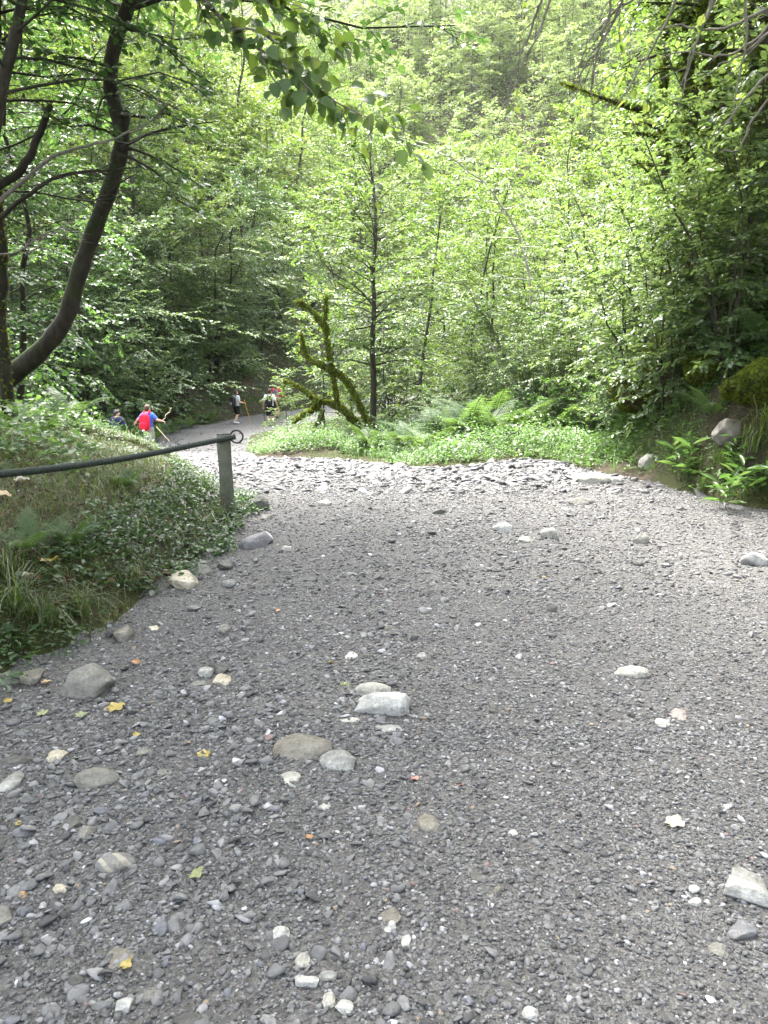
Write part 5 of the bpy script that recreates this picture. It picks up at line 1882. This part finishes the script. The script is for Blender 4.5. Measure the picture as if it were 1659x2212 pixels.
for i, (px, py, w, c, lab) in enumerate(FL):
    R = np.random.default_rng(470 + i)
    p = ground_hit(px, py)
    dist = p[1] * CP + (CAM_H - p[2]) * SP
    s = w / FPX * dist
    V, Q, T = lobed(R)
    A = Acc().add(V * s * .9, Q, T)
    tube(A, np.array([(-.3, 0, .02), (-.5, .03, .04), (-.7, .02, .02)]) * s, [.012 * s, .01 * s, .006 * s], 4)
    up = .012 if px > 520 or py > 1400 else .05
    tag(obj('fallen_leaf', A.mesh('fallen_leaf', LM[c], True), None, p + [0, 0, up], (R.normal(0, .15), R.normal(0, .15), R.uniform(0, 6))), lab, 'leaf')
# ================================================================== ROPE FENCE BESIDE THE NEAR PATH
pb = ground_hit(494, 1106)
yp = pb[1]
top = at(482, 938, yp)
r = thing('fence_post', 'round weathered wooden post at the corner of the left bank, carrying a rope ring', 'post', pb)
W = Acc()
d = top - pb
t = np.linspace(0, 1, 24)
PR = .5 * 29.5 / FPX * yp
Pp = (np.array([0, 0, -.15]) + t[:, None] * (d + np.array([0, 0, .15])))
tube(W, Pp, PR * (1 + .015 * np.sin(t * 17)), 20, mod=lambda i, th: 1 + .018 * np.sin(5 * th + .15 * i) + .01 * np.sin(11 * th))
obj('shaft', W.mesh('post_shaft', M['post'], True), r)
A = Acc()
tube(A, np.array([d, d + [0, 0, .006], d + [0, 0, .012]]), [PR * .97, PR * .93, PR * .7], 20)
obj('top', A.mesh('post_top', M['post_top'], True), r)
A = Acc()
tube(A, np.array([d * .90 + [0, 0, -.005], d * .90 + [0, 0, .012]]), [PR * 1.035, PR * 1.035], 20)
obj('band', A.mesh('post_band', M['post'], True), r)
rc = at(511, 943, yp - .03) - pb
A = Acc()
th = np.linspace(0, 2 * PI, 37)
rr_ = 13.5 / FPX * yp
ring = rc + rr_ * np.stack([np.cos(th), .25 * np.sin(th) * 0 + .0 * th, np.sin(th)], 1)
tube(A, ring, .009, 8, cap=False)
tube(A, np.array([rc + [-rr_, 0, 0], rc + [-rr_ - .05, .03, 0]]), .009, 8)
obj('ring', A.mesh('post_ring', M['iron'], True), r)
# strip of bark and a climbing ivy sprig on the shaft
R = np.random.default_rng(480)
A = Acc()
sp = catmull(np.array([at(492, 1046, yp - PR - .012), at(494, 1060, yp - PR - .012), at(499, 1080, yp - PR - .013), at(502, 1100, yp - PR - .015)]) - pb, 6)
tube(A, sp, .003, 4)
n = 14
leaves(A, along(sp, R.random(n)), rand_dir(R, n), np.tile([0, -1.0, .3], (n, 1)), .022 * R.uniform(.6, 1.3, n))
obj('ivy_sprig', A.mesh('ivy_sprig', M['herb']), r)

lp = at(-260, 1050, 4.1)
lz = hz(lp[0], lp[1])
r2 = dup(r, (lp[0], lp[1], lz), (0, 0, .4), 1.0, 'round weathered wooden post on the left bank holding the outer end of the thick rope')
rope_pts = [at(508, 943, yp - PR - .035), at(470, 951, yp - PR - .035)] + [at(px, py, yy) for px, py, yy in ((420, 961, yp - .32), (350, 975.5, yp - .72), (280, 988.5, yp - 1.12), (200, 1001, yp - 1.55), (100, 1014, yp - 2.05), (0, 1024, yp - 2.5), (-100, 1031, yp - 2.9))]
rope_pts.append(np.array([lp[0] + .1, lp[1] + .02, lz + top[2] - pb[2] - .12]))
C = catmull(np.array(rope_pts), 60)
L = np.concatenate([[0], np.cumsum(np.linalg.norm(np.diff(C, axis=0), axis=1))])
C = along(C, np.linspace(0, 1, int(L[-1] / .0055)))
nR = len(C)
A = Acc()
tube(A, C, .0245, 16, mod=lambda i, th: 1 + .16 * np.abs(np.sin(1.5 * th - i * .55)) - .08)
tag(obj('rope', A.mesh('rope', M['rope'], True)), 'thick green-grey twisted rope slung from the post across the left bank', 'rope')

# ------------------------------------------------------------------ far rope fence
farp = [(262, 927, 28.3), (368, 917, 30.6), (470, 906, 34.0), (570, 897, 37.2), (642, 886, 40.3), (735, 868, 45.2)]
fp = []
for i, (px, py, y) in enumerate(farp):
    rp = at(px, py, y)
    fp.append(rp)
PW = Acc()
tube(PW, np.array([(0, 0, -.9), (0, 0, .4), (0, 0, .84), (0, 0, .86)]), [.07, .07, .068, .055], 12)
pm = PW.mesh('far_post', M['post'], True)
PC = Acc()
tube(PC, np.array([(0, 0, .86), (0, 0, .875)]), [.052, .04], 12)
pcm = PC.mesh('far_post_cap', M['post_top'], True)
for i, lab in ((0, 'round fence post behind the two children on the lower path'), (1, 'pale round fence post right of the child with the red backpack'), (4, 'round fence post beside the woman on the lower path'), (5, 'round fence post beyond the mossy wreck')):
    rp = fp[i]
    r = thing('fence_post', lab, 'post', (rp[0], rp[1] + .06, rp[2] - .76))
    obj('shaft', pm, r)
    obj('top', pcm, r)
A = Acc()
out = []
for a_, b_ in zip(fp[:-1], fp[1:]):
    t = np.linspace(0, 1, 12, endpoint=False)
    q = a_ + t[:, None] * (b_ - a_)
    q[:, 2] -= .10 * np.sin(PI * t)
    out.append(q)
out.append(fp[-1:])
tube(A, np.concatenate(out), .024, 8, mod=lambda i, th: 1 + .1 * np.sin(3 * th - i * 1.2))
tag(obj('rope', A.mesh('rope', M['rope'], True)), 'thin-looking rope strung along the far side of the lower path', 'rope')


# ================================================================== PEOPLE
def capsule(acc, a, b, r0, r1, k=12):
    a, b = np.array(a, float), np.array(b, float)
    v = b - a
    L = np.linalg.norm(v)
    T = v / L if L > 1e-6 else np.array([0, 0, 1.0])
    ref = np.array([1.0, 0, 0]) if abs(T[0]) < .8 else np.array([0, 1.0, 0])
    X = nrm(np.cross(T, ref))
    Y = np.cross(T, X)
    rings = []
    for f in np.linspace(-90, 0, 5):
        rings.append((-r0 * 0 + r0 * math.sin(math.radians(f)), r0 * math.cos(math.radians(f)), a))
    for f in np.linspace(0, 90, 5):
        rings.append((r1 * math.sin(math.radians(f)), r1 * math.cos(math.radians(f)), b))
    th = np.arange(k) * 2 * PI / k
    V = []
    for h, r, c in rings:
        V.append(c + h * T + max(r, 1e-4) * (np.cos(th)[:, None] * X + np.sin(th)[:, None] * Y))
    n = len(rings)
    V = np.concatenate(V)
    i = np.arange(n - 1)[:, None]
    j = np.arange(k)[None]
    Q = np.stack([i * k + j, i * k + (j + 1) % k, (i + 1) * k + (j + 1) % k, (i + 1) * k + j], -1).reshape(-1, 4)
    T_ = []
    V = np.concatenate([V, [a - r0 * T], [b + r1 * T]])
    jj = np.arange(k)
    T_ = np.concatenate([np.stack([np.full(k, n * k), (jj + 1) % k, jj], 1), np.stack([np.full(k, n * k + 1), (n - 1) * k + jj, (n - 1) * k + (jj + 1) % k], 1)])
    acc.add(V, Q, T_)


def ell(acc, c, r, k=16):
    V, F = ICO[3]
    acc.add(V * np.array(r) + np.array(c), None, F)


def fuse(acc, voxel, name, mat, smooth_it=4):
    """weld overlapping volumes into one continuous skin"""
    me = acc.mesh(name, mat, True)
    o = bpy.data.objects.new('tmp', me)
    COL.objects.link(o)
    m = o.modifiers.new('r', 'REMESH')
    m.mode = 'VOXEL'
    m.voxel_size = voxel
    m.use_smooth_shade = True
    s = o.modifiers.new('s', 'SMOOTH')
    s.factor = .5
    s.iterations = smooth_it
    dg = bpy.context.evaluated_depsgraph_get()
    ev = o.evaluated_get(dg)
    out = bpy.data.meshes.new_from_object(ev)
    out.name = name
    bpy.data.objects.remove(o)
    if not out.materials:
        out.materials.append(mat)
    return out


def cloth(name, c, c2=None, check=False):
    if check:
        m, nt, o_ = new_mat(name)
        tc = nd(nt, 'ShaderNodeTexCoord')
        b = nd(nt, 'ShaderNodeTexChecker')
        b.inputs['Scale'].default_value = 38
        b.inputs['Color1'].default_value = (*c, 1)
        b.inputs['Color2'].default_value = (*c2, 1)
        nt.links.new(tc.outputs['Object'], b.inputs['Vector'])
        p = nd(nt, 'ShaderNodeBsdfPrincipled')
        p.inputs['Roughness'].default_value = .85
        nt.links.new(b.outputs[0], p.inputs['Base Color'])
        nt.links.new(p.outputs[0], o_.inputs[0])
        return m
    return surf_mat(name, c, .85, .2, (14, tuple(min(1, v * 1.3) for v in c), .35, .7), (90, .3, .004))


SK = surf_mat('skin', (.50, .30, .22), .55, .35, (8, (.58, .36, .28), .35, .7))
SK2 = surf_mat('tanned_skin', (.36, .19, .12), .55, .35, (8, (.42, .24, .16), .35, .7))
CL = {'blue': cloth('blue_cotton', (.06, .13, .55)), 'navy': cloth('navy_cotton', (.02, .025, .06)), 'dkgrey': cloth('dark_cotton', (.02, .022, .022)), 'grey': cloth('light_grey_cotton', (.42, .43, .44)),
      'white': cloth('white_cotton', (.72, .73, .74)), 'black': cloth('black_cloth', (.008, .008, .009)), 'plaid': cloth('grey_checked_cotton', (.22, .22, .21), (.36, .35, .33), True),
      'redbag': cloth('red_nylon', (.62, .02, .05)), 'red': cloth('red_cotton', (.45, .03, .06)), 'purple': cloth('grey_purple_nylon', (.12, .11, .17)), 'pink': cloth('pink_nylon', (.5, .05, .16)), 'shoe': cloth('shoe_leather', (.03, .03, .03)),
      'shoew': cloth('pale_shoe', (.5, .5, .5)), 'brown': surf_mat('brown_hair', (.045, .026, .016), .6, .4, (30, (.09, .055, .035), .35, .7)), 'blackhair': surf_mat('black_hair', (.012, .010, .009), .5, .4, (30, (.03, .025, .02), .35, .7)),
      'eye': surf_mat('eye', (.02, .02, .02), .2, .5), 'orange_wood': surf_mat('orange_cane', (.42, .16, .03), .5, .4, (12, (.5, .22, .05), .35, .7)), 'pole': surf_mat('black_pole', (.012, .012, .012), .4, .5),
      'peeled': surf_mat('peeled_wood', (.45, .36, .22), .7, .3, (14, (.55, .46, .32), .35, .7))}


def person(name_label, loc, H, face, pose, skin, shirt, bottom, hair, shoe, sleeve='short', long_legs=.5, ponytail=False, hems=(.62, .30), head_turn=0.0, cat='person', lean=0.0):
    """figure standing at loc, looking along +Y turned by face; pose gives joint offsets as fractions of the height"""
    root = thing('person', name_label, cat, loc, (0, 0, face))
    g = lambda *v: np.array(v, float) * H
    ln = lambda z: np.array([0, lean * max(0, z - .5) * H, 0])
    hipL, hipR = g(-.052, 0, .50), g(.052, 0, .50)
    kL, kR = g(*pose['kL']), g(*pose['kR'])
    aL, aR = g(*pose['aL']), g(*pose['aR'])
    shL, shR = g(-.105, 0, .80) + ln(.8), g(.105, 0, .80) + ln(.8)
    eL, eR = shL + g(*pose['eL']), shR + g(*pose['eR'])
    wL, wR = eL + g(*pose['wL']), eR + g(*pose['wR'])
    hd = g(0, .012, .925) + ln(.9)
    B_ = Acc()
    leg = []
    for h, k, a in ((hipL, kL, aL), (hipR, kR, aR)):
        capsule(B_, h, k, .056 * H, .036 * H)
        mid = k + .3 * (a - k) + g(0, -.008, 0)
        capsule(B_, k, mid, .034 * H, .034 * H)
        capsule(B_, mid, a, .034 * H, .021 * H)
        capsule(B_, a + g(0, -.012, -.016), a + g(0, .075, -.024), .020 * H, .016 * H)
    capsule(B_, g(-.038, -.006, .50), g(.038, -.006, .50), .064 * H, .064 * H)
    for s in (-1, 1):
        capsule(B_, g(s * .035, 0, .52), g(s * .038, 0, .63) + ln(.63), .060 * H, .054 * H)
        capsule(B_, g(s * .038, 0, .63) + ln(.63), g(s * .055, 0, .765) + ln(.765), .054 * H, .060 * H)
        capsule(B_, g(0, -.005, .835) + ln(.83), (shL if s < 0 else shR), .034 * H, .036 * H)
    capsule(B_, g(0, -.002, .80) + ln(.8), g(0, .004, .89) + ln(.88), .036 * H, .030 * H)
    ell(B_, hd, g(.054, .066, .074))
    ell(B_, hd + g(0, .026, -.035), g(.038, .042, .042))
    R3 = lambda v: np.array([v[0] * math.cos(head_turn) - v[1] * math.sin(head_turn), v[0] * math.sin(head_turn) + v[1] * math.cos(head_turn), v[2]])
    capsule(B_, hd + R3(g(0, .064, -.004)), hd + R3(g(0, .076, -.024)), .007 * H, .011 * H, 8)           # nose
    capsule(B_, hd + R3(g(-.014, .060, -.046)), hd + R3(g(.014, .060, -.046)), .007 * H, .007 * H, 8)    # lips
    for s in (-1, 1):
        ell(B_, hd + R3(g(s * .056, -.004, -.012)), g(.009, .015, .021))
    for sh, e, w, s in ((shL, eL, wL, -1), (shR, eR, wR, 1)):
        capsule(B_, sh, e, .034 * H, .025 * H)
        capsule(B_, e, e + .35 * (w - e), .025 * H, .025 * H)
        capsule(B_, e + .35 * (w - e), w, .025 * H, .016 * H)
        d = nrm(w - e)
        sd_ = nrm(np.cross(d, [0, 0, 1.0]) if abs(d[2]) < .9 else np.array([0, 1.0, 0]))
        pn = nrm(np.cross(sd_, d))
        palm = w + d * .045 * H
        for q in (-1, -.3, .4, 1):
            capsule(B_, w + d * .008 * H + sd_ * q * .010 * H, palm + sd_ * q * .015 * H, .011 * H, .010 * H, 8)
        for q, fl in zip((-1.1, -.37, .37, 1.1), (.034, .042, .045, .038)):
            f0 = palm + sd_ * q * .0145 * H
            f1 = f0 + (d * .8 - pn * .5) * fl * .55 * H
            f2 = f1 + (d * .25 - pn * .95) * fl * .5 * H
            capsule(B_, f0, f1, .0062 * H, .0056 * H, 8)
            capsule(B_, f1, f2, .0056 * H, .0048 * H, 8)
        t0 = w + d * .018 * H + sd_ * .018 * H
        t1 = t0 + (d * .6 + sd_ * .7 - pn * .3) * .026 * H
        capsule(B_, t0, t1, .0075 * H, .0066 * H, 8)
        capsule(B_, t1, t1 + (d * .75 - pn * .6) * .022 * H, .0066 * H, .0052 * H, 8)
    obj('body', fuse(B_, .0042 * H, 'body', skin), root)
    # shirt
    A = Acc()
    for s in (-1, 1):
        capsule(A, g(s * .036, 0, hems[0] - .06), g(s * .040, 0, .63) + ln(.63), .070 * H, .064 * H)
        capsule(A, g(s * .040, 0, .63) + ln(.63), g(s * .058, -.002, .765) + ln(.765), .064 * H, .069 * H)
        capsule(A, g(0, -.004, .822) + ln(.82), (shL if s < 0 else shR), .040 * H, .044 * H)
        if sleeve != 'none':
            sh, e, w = (shL, eL, wL) if s < 0 else (shR, eR, wR)
            q = sh + (e - sh) * (.62 if sleeve == 'short' else 1)
            capsule(A, sh, q, .045 * H, .040 * H if sleeve == 'short' else .034 * H)
            if sleeve == 'long':
                capsule(A, e, e + .85 * (w - e), .034 * H, .026 * H)
    obj('shirt', fuse(A, .007 * H, 'shirt', shirt), root)
    # trousers or shorts
    A = Acc()
    capsule(A, g(-.04, -.006, .505), g(.04, -.006, .505), .073 * H, .073 * H)
    for h, k, a in ((hipL, kL, aL), (hipR, kR, aR)):
        q = h + (k - h) * min(1, (.50 - hems[1]) / .22)
        capsule(A, h, q, .068 * H, .060 * H)
    obj('shorts', fuse(A, .007 * H, 'shorts', bottom), root)
    # hair
    A = Acc()
    ell(A, hd + R3(g(0, -.012, .018)), g(.060, .064, .066))
    ell(A, hd + R3(g(0, -.030, -.006)), g(.052, .044, .056))
    ell(A, hd + R3(g(0, .030, .052)), g(.044, .034, .026))
    HRn = np.random.default_rng(int(H * 1000))
    for _ in range(26):
        v = nrm(HRn.normal(size=3) + [0, -.5, .7])
        c = hd + R3(np.array([v[0] * .050, v[1] * .056 - .012, v[2] * .058 + .014]) * H)
        capsule(A, c, c + R3(v * .018 * H), .012 * H, .005 * H, 6)
    if ponytail:
        ell(A, hd + R3(g(0, -.070, .03)), g(.026, .026, .026))
        capsule(A, hd + R3(g(0, -.075, .02)), hd + R3(g(0, -.085, -.075)), .020 * H, .010 * H)
    obj('hair', fuse(A, .006 * H, 'hair', hair, 2), root)
    for s in (-1, 1):
        A = Acc()
        ell(A, hd + R3(g(s * .021, .060, .004)), g(.008, .006, .006))
        obj('eye', A.mesh('eye', CL['eye'], True), root)
    for a in (aL, aR):
        A = Acc()
        capsule(A, a + g(0, -.014, -.020), a + g(0, .078, -.028), .026 * H, .021 * H)
        capsule(A, a + g(0, -.012, -.022), a + g(0, -.004, .012), .026 * H, .024 * H)
        obj('shoe', fuse(A, .005 * H, 'shoe', shoe), root)
    rot = Matrix.Rotation(face, 3, 'Z')
    tow = lambda v: np.array(rot @ Vector([float(c) for c in v])) + np.array(loc)
    return dict(root=root, wL=tow(wL), wR=tow(wR), H=H, face=face, loc=np.array(loc), ln=ln)


def backpack(p, label, mat, mat2, w=.19, h=.30, d=.11, z=.665, emblem=False, dx=0.0):
    H = p['H']
    root = thing('backpack', label, 'backpack', p['loc'], (0, 0, p['face']))
    c = np.array([dx, -.062 - d / 2, z]) * H + p['ln'](z)

    def soft(acc, c, s, e=3.2):
        V, F = ICO[4]
        V = np.sign(V) * np.abs(V) ** (1.0) / (np.abs(V) ** e).sum(1, keepdims=True) ** (1 / e)
        V = V * np.array(s) * .5
        V[:, 1] *= 1 + .12 * np.sin(V[:, 2] / (s[2] * .5) * 2.5)
        V[:, 0] *= 1 - .16 * np.clip(V[:, 2] / (s[2] * .5), 0, 1) ** 2
        acc.add(V + c, None, F)
    A = Acc()
    soft(A, c, np.array([w, d, h]) * H)
    obj('bag', A.mesh('bag', mat, True), root)
    A = Acc()
    soft(A, c + np.array([0, -d * .52, -h * .2]) * H, np.array([w * .82, d * .5, h * .46]) * H)
    pk = obj('pocket', A.mesh('pocket', mat2, True), root)
    A = Acc()
    zz = np.array([0, -d * .50, h * .30]) * H + c
    tube(A, catmull(zz + np.array([(-w * .42, .02, -.0), (-w * .2, -.012, .02), (0, -.016, .025), (w * .2, -.012, .02), (w * .42, .02, 0)]) * H, 4), .004 * H, 6)
    obj('zip', A.mesh('zip', CL['black'], True), root)
    for s in (-1, 1):
        A = Acc()
        S = np.array([(s * .05, -.075, .80), (s * .064, -.035, .858), (s * .068, .02, .852), (s * .070, .066, .79), (s * .078, .070, .72), (s * .085, .03, .64), (s * .075, -.065, .57)]) * H
        S = S + np.array([p['ln'](q / H) for q in S[:, 2]]) + np.array([dx * H, 0, 0])
        C_ = catmull(S, 6)
        tube(A, C_, .013 * H, 8)
        obj('strap', A.mesh('strap', mat2, True), root)
    if emblem:
        A = Acc()
        th = np.linspace(0, 2 * PI, 25)
        cc = c + np.array([0, -d * .52 - d * .29, -h * .2]) * H
        tube(A, cc + np.stack([.042 * H * np.cos(th), .004 * H * np.cos(2 * th), .042 * H * np.sin(th)], 1), .0055 * H, 6, cap=False)
        for s in (-1, 1):
            tube(A, cc + np.array([(s * .020, 0, .022), (s * .012, -.002, .006), (s * .022, 0, -.014)]) * H, .0055 * H, 6)
        obj('emblem', A.mesh('emblem', CL['grey'], True), pk)
    return root


def stick(a, b, label, mat, r0=.011, wig=.0, name='walking_stick', seed=0):
    R = np.random.default_rng(490 + seed)
    a, b = np.array(a, float), np.array(b, float)
    t = np.linspace(0, 1, 9)
    P = a + t[:, None] * (b - a)
    P[1:-1] += R.normal(0, wig, (7, 3))
    P = catmull(P, 3)
    A = Acc()
    tube(A, P - P[0], np.linspace(r0, r0 * .75, len(P)), 7)
    return tag(obj(name, A.mesh(name, mat, True), None, P[0]), label, 'stick')


walk1 = dict(kL=(-.055, .06, .285), kR=(.055, .01, .28), aL=(-.055, .05, .045), aR=(.055, -.13, .075))
walk2 = dict(kL=(-.055, .02, .28), kR=(.055, .055, .285), aL=(-.058, -.06, .045), aR=(.055, .07, .042))
stand = dict(kL=(-.058, .015, .28), kR=(.058, .02, .28), aL=(-.06, 0, .042), aR=(.062, .01, .042))
hang = dict(eL=(-.045, -.02, -.17), wL=(-.015, .05, -.135), eR=(.045, -.02, -.17), wR=(.015, .05, -.135))


def foot(px, py, y):
    p = at(px, py, y)
    return np.array([p[0], y, hz(p[0], y)])


# child with the red backpack, arm stretched to the left
pz = at(322, 945, 20.8)
p1 = person('child in blue shirt and checked shorts reaching out one arm, red backpack on', (pz[0], 20.8, hz(pz[0], 20.8)), 1.30, -.25,
            {**stand, 'eL': (-.12, .02, -.085), 'wL': (-.10, .04, -.085), 'eR': (.10, .02, -.11), 'wR': (.06, .09, -.03)}, SK, CL['blue'], CL['plaid'], CL['brown'], CL['shoew'], hems=(.60, .25), head_turn=-.2)
backpack(p1, 'bright red backpack worn by the child in the blue shirt', CL['redbag'], CL['redbag'], .21, .36, .13, .655)
stick(p1['wR'] + [0, 0, -.0], at(371, 881, 20.9), 'crooked peeled stick held up by the child in the blue shirt', CL['peeled'], .012, .015, seed=1)
stick(at(338, 922, 20.75), at(366, 954, 20.6), 'peeled stick trailing down behind the red backpack', CL['peeled'], .012, .006, seed=2)
# darker child beside it
pz = at(256, 950, 20.4)
p2 = person('dark-haired child in dark top seen from behind, lower down than the red backpack', (pz[0], 20.4, hz(pz[0], 20.4)), 1.16, -.1, {**stand, 'eL': (-.07, .03, -.15), 'wL': (-.02, .10, -.09), 'eR': (.085, -.0, -.15), 'wR': (.03, .05, -.12)}, SK,
            CL['navy'], CL['dkgrey'], CL['blackhair'], CL['shoe'], 'long', hems=(.60, .25), head_turn=-.6)
# boy in the grey shirt
f = foot(513, 947.5, 32.8)
p3 = person('boy in pale grey T-shirt and black shorts walking with an orange cane', f, 1.44, -.65, {**walk1, 'eL': (-.05, -.03, -.16), 'wL': (-.01, .06, -.12), 'eR': (.06, -.02, -.15), 'wR': (.06, .12, -.03)}, SK, CL['grey'], CL['black'], CL['brown'], CL['shoew'], hems=(.56, .33))
backpack(p3, 'black backpack with a round grey emblem on the boy in the grey T-shirt', CL['dkgrey'], CL['black'], .20, .29, .11, .66, True)
stick(p3['wR'] + np.array([.02, .02, .12]), np.array([at(543, 941, 32.6)[0], 32.6, hz(at(543, 941, 32.6)[0], 32.6)]), 'orange cane planted by the boy in the grey T-shirt', CL['orange_wood'], .014, .004, seed=3)
# boy in white
f = foot(585, 943, 32.2)
p4 = person('boy in white T-shirt and black shorts walking away down the lower path', f, 1.50, -.05, {**walk2, 'eL': (-.06, -.02, -.16), 'wL': (-.03, .06, -.13), 'eR': (.065, 0, -.15), 'wR': (.03, .06, -.13)}, SK, CL['white'], CL['black'], CL['brown'], CL['shoe'], hems=(.55, .29))
backpack(p4, 'black backpack carried by the boy in the white T-shirt', CL['black'], CL['dkgrey'], .19, .31, .11, .665)
stick(p4['wL'] + np.array([0, .03, .15]), np.array([at(573, 937, 32.3)[0], 32.4, hz(at(573, 937, 32.3)[0], 32.4)]), 'black walking pole in the left hand of the boy in white', CL['pole'], .012, .0, 'walking_pole', 4)
# woman in red
f = foot(600, 933, 34.6)
p5 = person('woman with dark tied-up hair, red sleeveless top and black shorts', f, 1.62, -.15, {**walk1, 'eL': (-.05, -.02, -.16), 'wL': (-.0, .08, -.10), 'eR': (.07, -.01, -.15), 'wR': (.05, .11, -.03)}, SK2, CL['red'], CL['black'], CL['blackhair'], CL['shoe'], 'none', ponytail=True, hems=(.58, .36))
backpack(p5, 'grey-purple backpack with pink pocket on the woman in red', CL['purple'], CL['pink'], .17, .28, .11, .66)
stick(p5['wR'] + np.array([0, .02, .10]), np.array([at(611, 929, 34.6)[0], 34.7, hz(at(611, 929, 34.6)[0], 34.7)]), 'dark walking pole held by the woman in red', CL['pole'], .011, .0, 'walking_pole', 5)
# walker far off, half hidden by leaves
yy = 58
p_ = at(940, 832, yy)
p6 = person('far-off walker in red shorts half hidden behind leaves where the path climbs again', (p_[0], yy, hz(p_[0], yy)), 1.65, PI - .4, {**walk2, **hang}, SK2, CL['white'], CL['red'], CL['blackhair'], CL['shoe'], hems=(.58, .33))
# ================================================================== LIGHT
HAZE = .0001
S_DIR = nrm(np.array([-.18, .45, .875]))
sun_d = bpy.data.lights.new('sun', 'SUN')
sun_d.energy = 1.5
sun_d.angle = math.radians(12)
sun_d.color = (1.0, .955, .87)
sun = bpy.data.objects.new('sun', sun_d)
COL.objects.link(sun)
sun.rotation_euler = Vector(S_DIR.tolist()).to_track_quat('Z', 'Y').to_euler()
wd = bpy.data.worlds.new('World')
SC.world = wd
wd.use_nodes = True
nt = wd.node_tree
sky = nt.nodes.new('ShaderNodeTexSky')
sky.sky_type = 'NISHITA'
sky.sun_disc = False
sky.sun_elevation = math.asin(S_DIR[2])
sky.sun_rotation = math.atan2(S_DIR[0], S_DIR[1])
sky.air_density, sky.dust_density, sky.ozone_density = 1.0, 4.0, 1.0
hs = nt.nodes.new('ShaderNodeHueSaturation')          # thin white cloud over the whole sky
hs.inputs['Saturation'].default_value = .35
nt.links.new(sky.outputs[0], hs.inputs['Color'])
nt.links.new(hs.outputs[0], nt.nodes['Background'].inputs[0])
nt.nodes['Background'].inputs[1].default_value = .15

# ------------------------------------------------------------------ thin haze, added to lift the overexposed far woods
if HAZE:
    m, nt, out = new_mat('pale_veil')
    pv = nd(nt, 'ShaderNodeVolumePrincipled')
    pv.inputs['Color'].default_value = (.93, .96, .95, 1)
    pv.inputs['Density'].default_value = HAZE
    pv.inputs['Anisotropy'].default_value = .3
    nt.links.new(pv.outputs[0], out.inputs['Volume'])
    A = Acc()
    x0, x1, y0, y1, z0, z1 = -135, 135, -30, 195, -8, 130
    A.add([(x0, y0, z0), (x1, y0, z0), (x1, y1, z0), (x0, y1, z0), (x0, y0, z1), (x1, y0, z1), (x1, y1, z1), (x0, y1, z1)],
          [(0, 3, 2, 1), (4, 5, 6, 7), (0, 1, 5, 4), (1, 2, 6, 5), (2, 3, 7, 6), (3, 0, 4, 7)])
    tag(obj('haze', A.mesh('haze', m)), 'thin pale haze filling the valley, added to veil the far trees', kind='stuff')
    SC.cycles.volume_bounces = 1

v = SC.view_settings
v.view_transform = 'Standard'
v.look = 'None'
v.gamma = 1
v.exposure = 3.6
c = SC.cycles
c.max_bounces = 7
c.diffuse_bounces = 3
c.glossy_bounces = 2
c.transmission_bounces = 5
c.transparent_max_bounces = 4
c.caustics_reflective = c.caustics_refractive = False
c.sample_clamp_indirect = 6
c.use_denoising = True
c.denoiser = 'OPENIMAGEDENOISE'
c.denoising_input_passes = 'RGB_ALBEDO_NORMAL'
c.denoising_prefilter = 'ACCURATE'
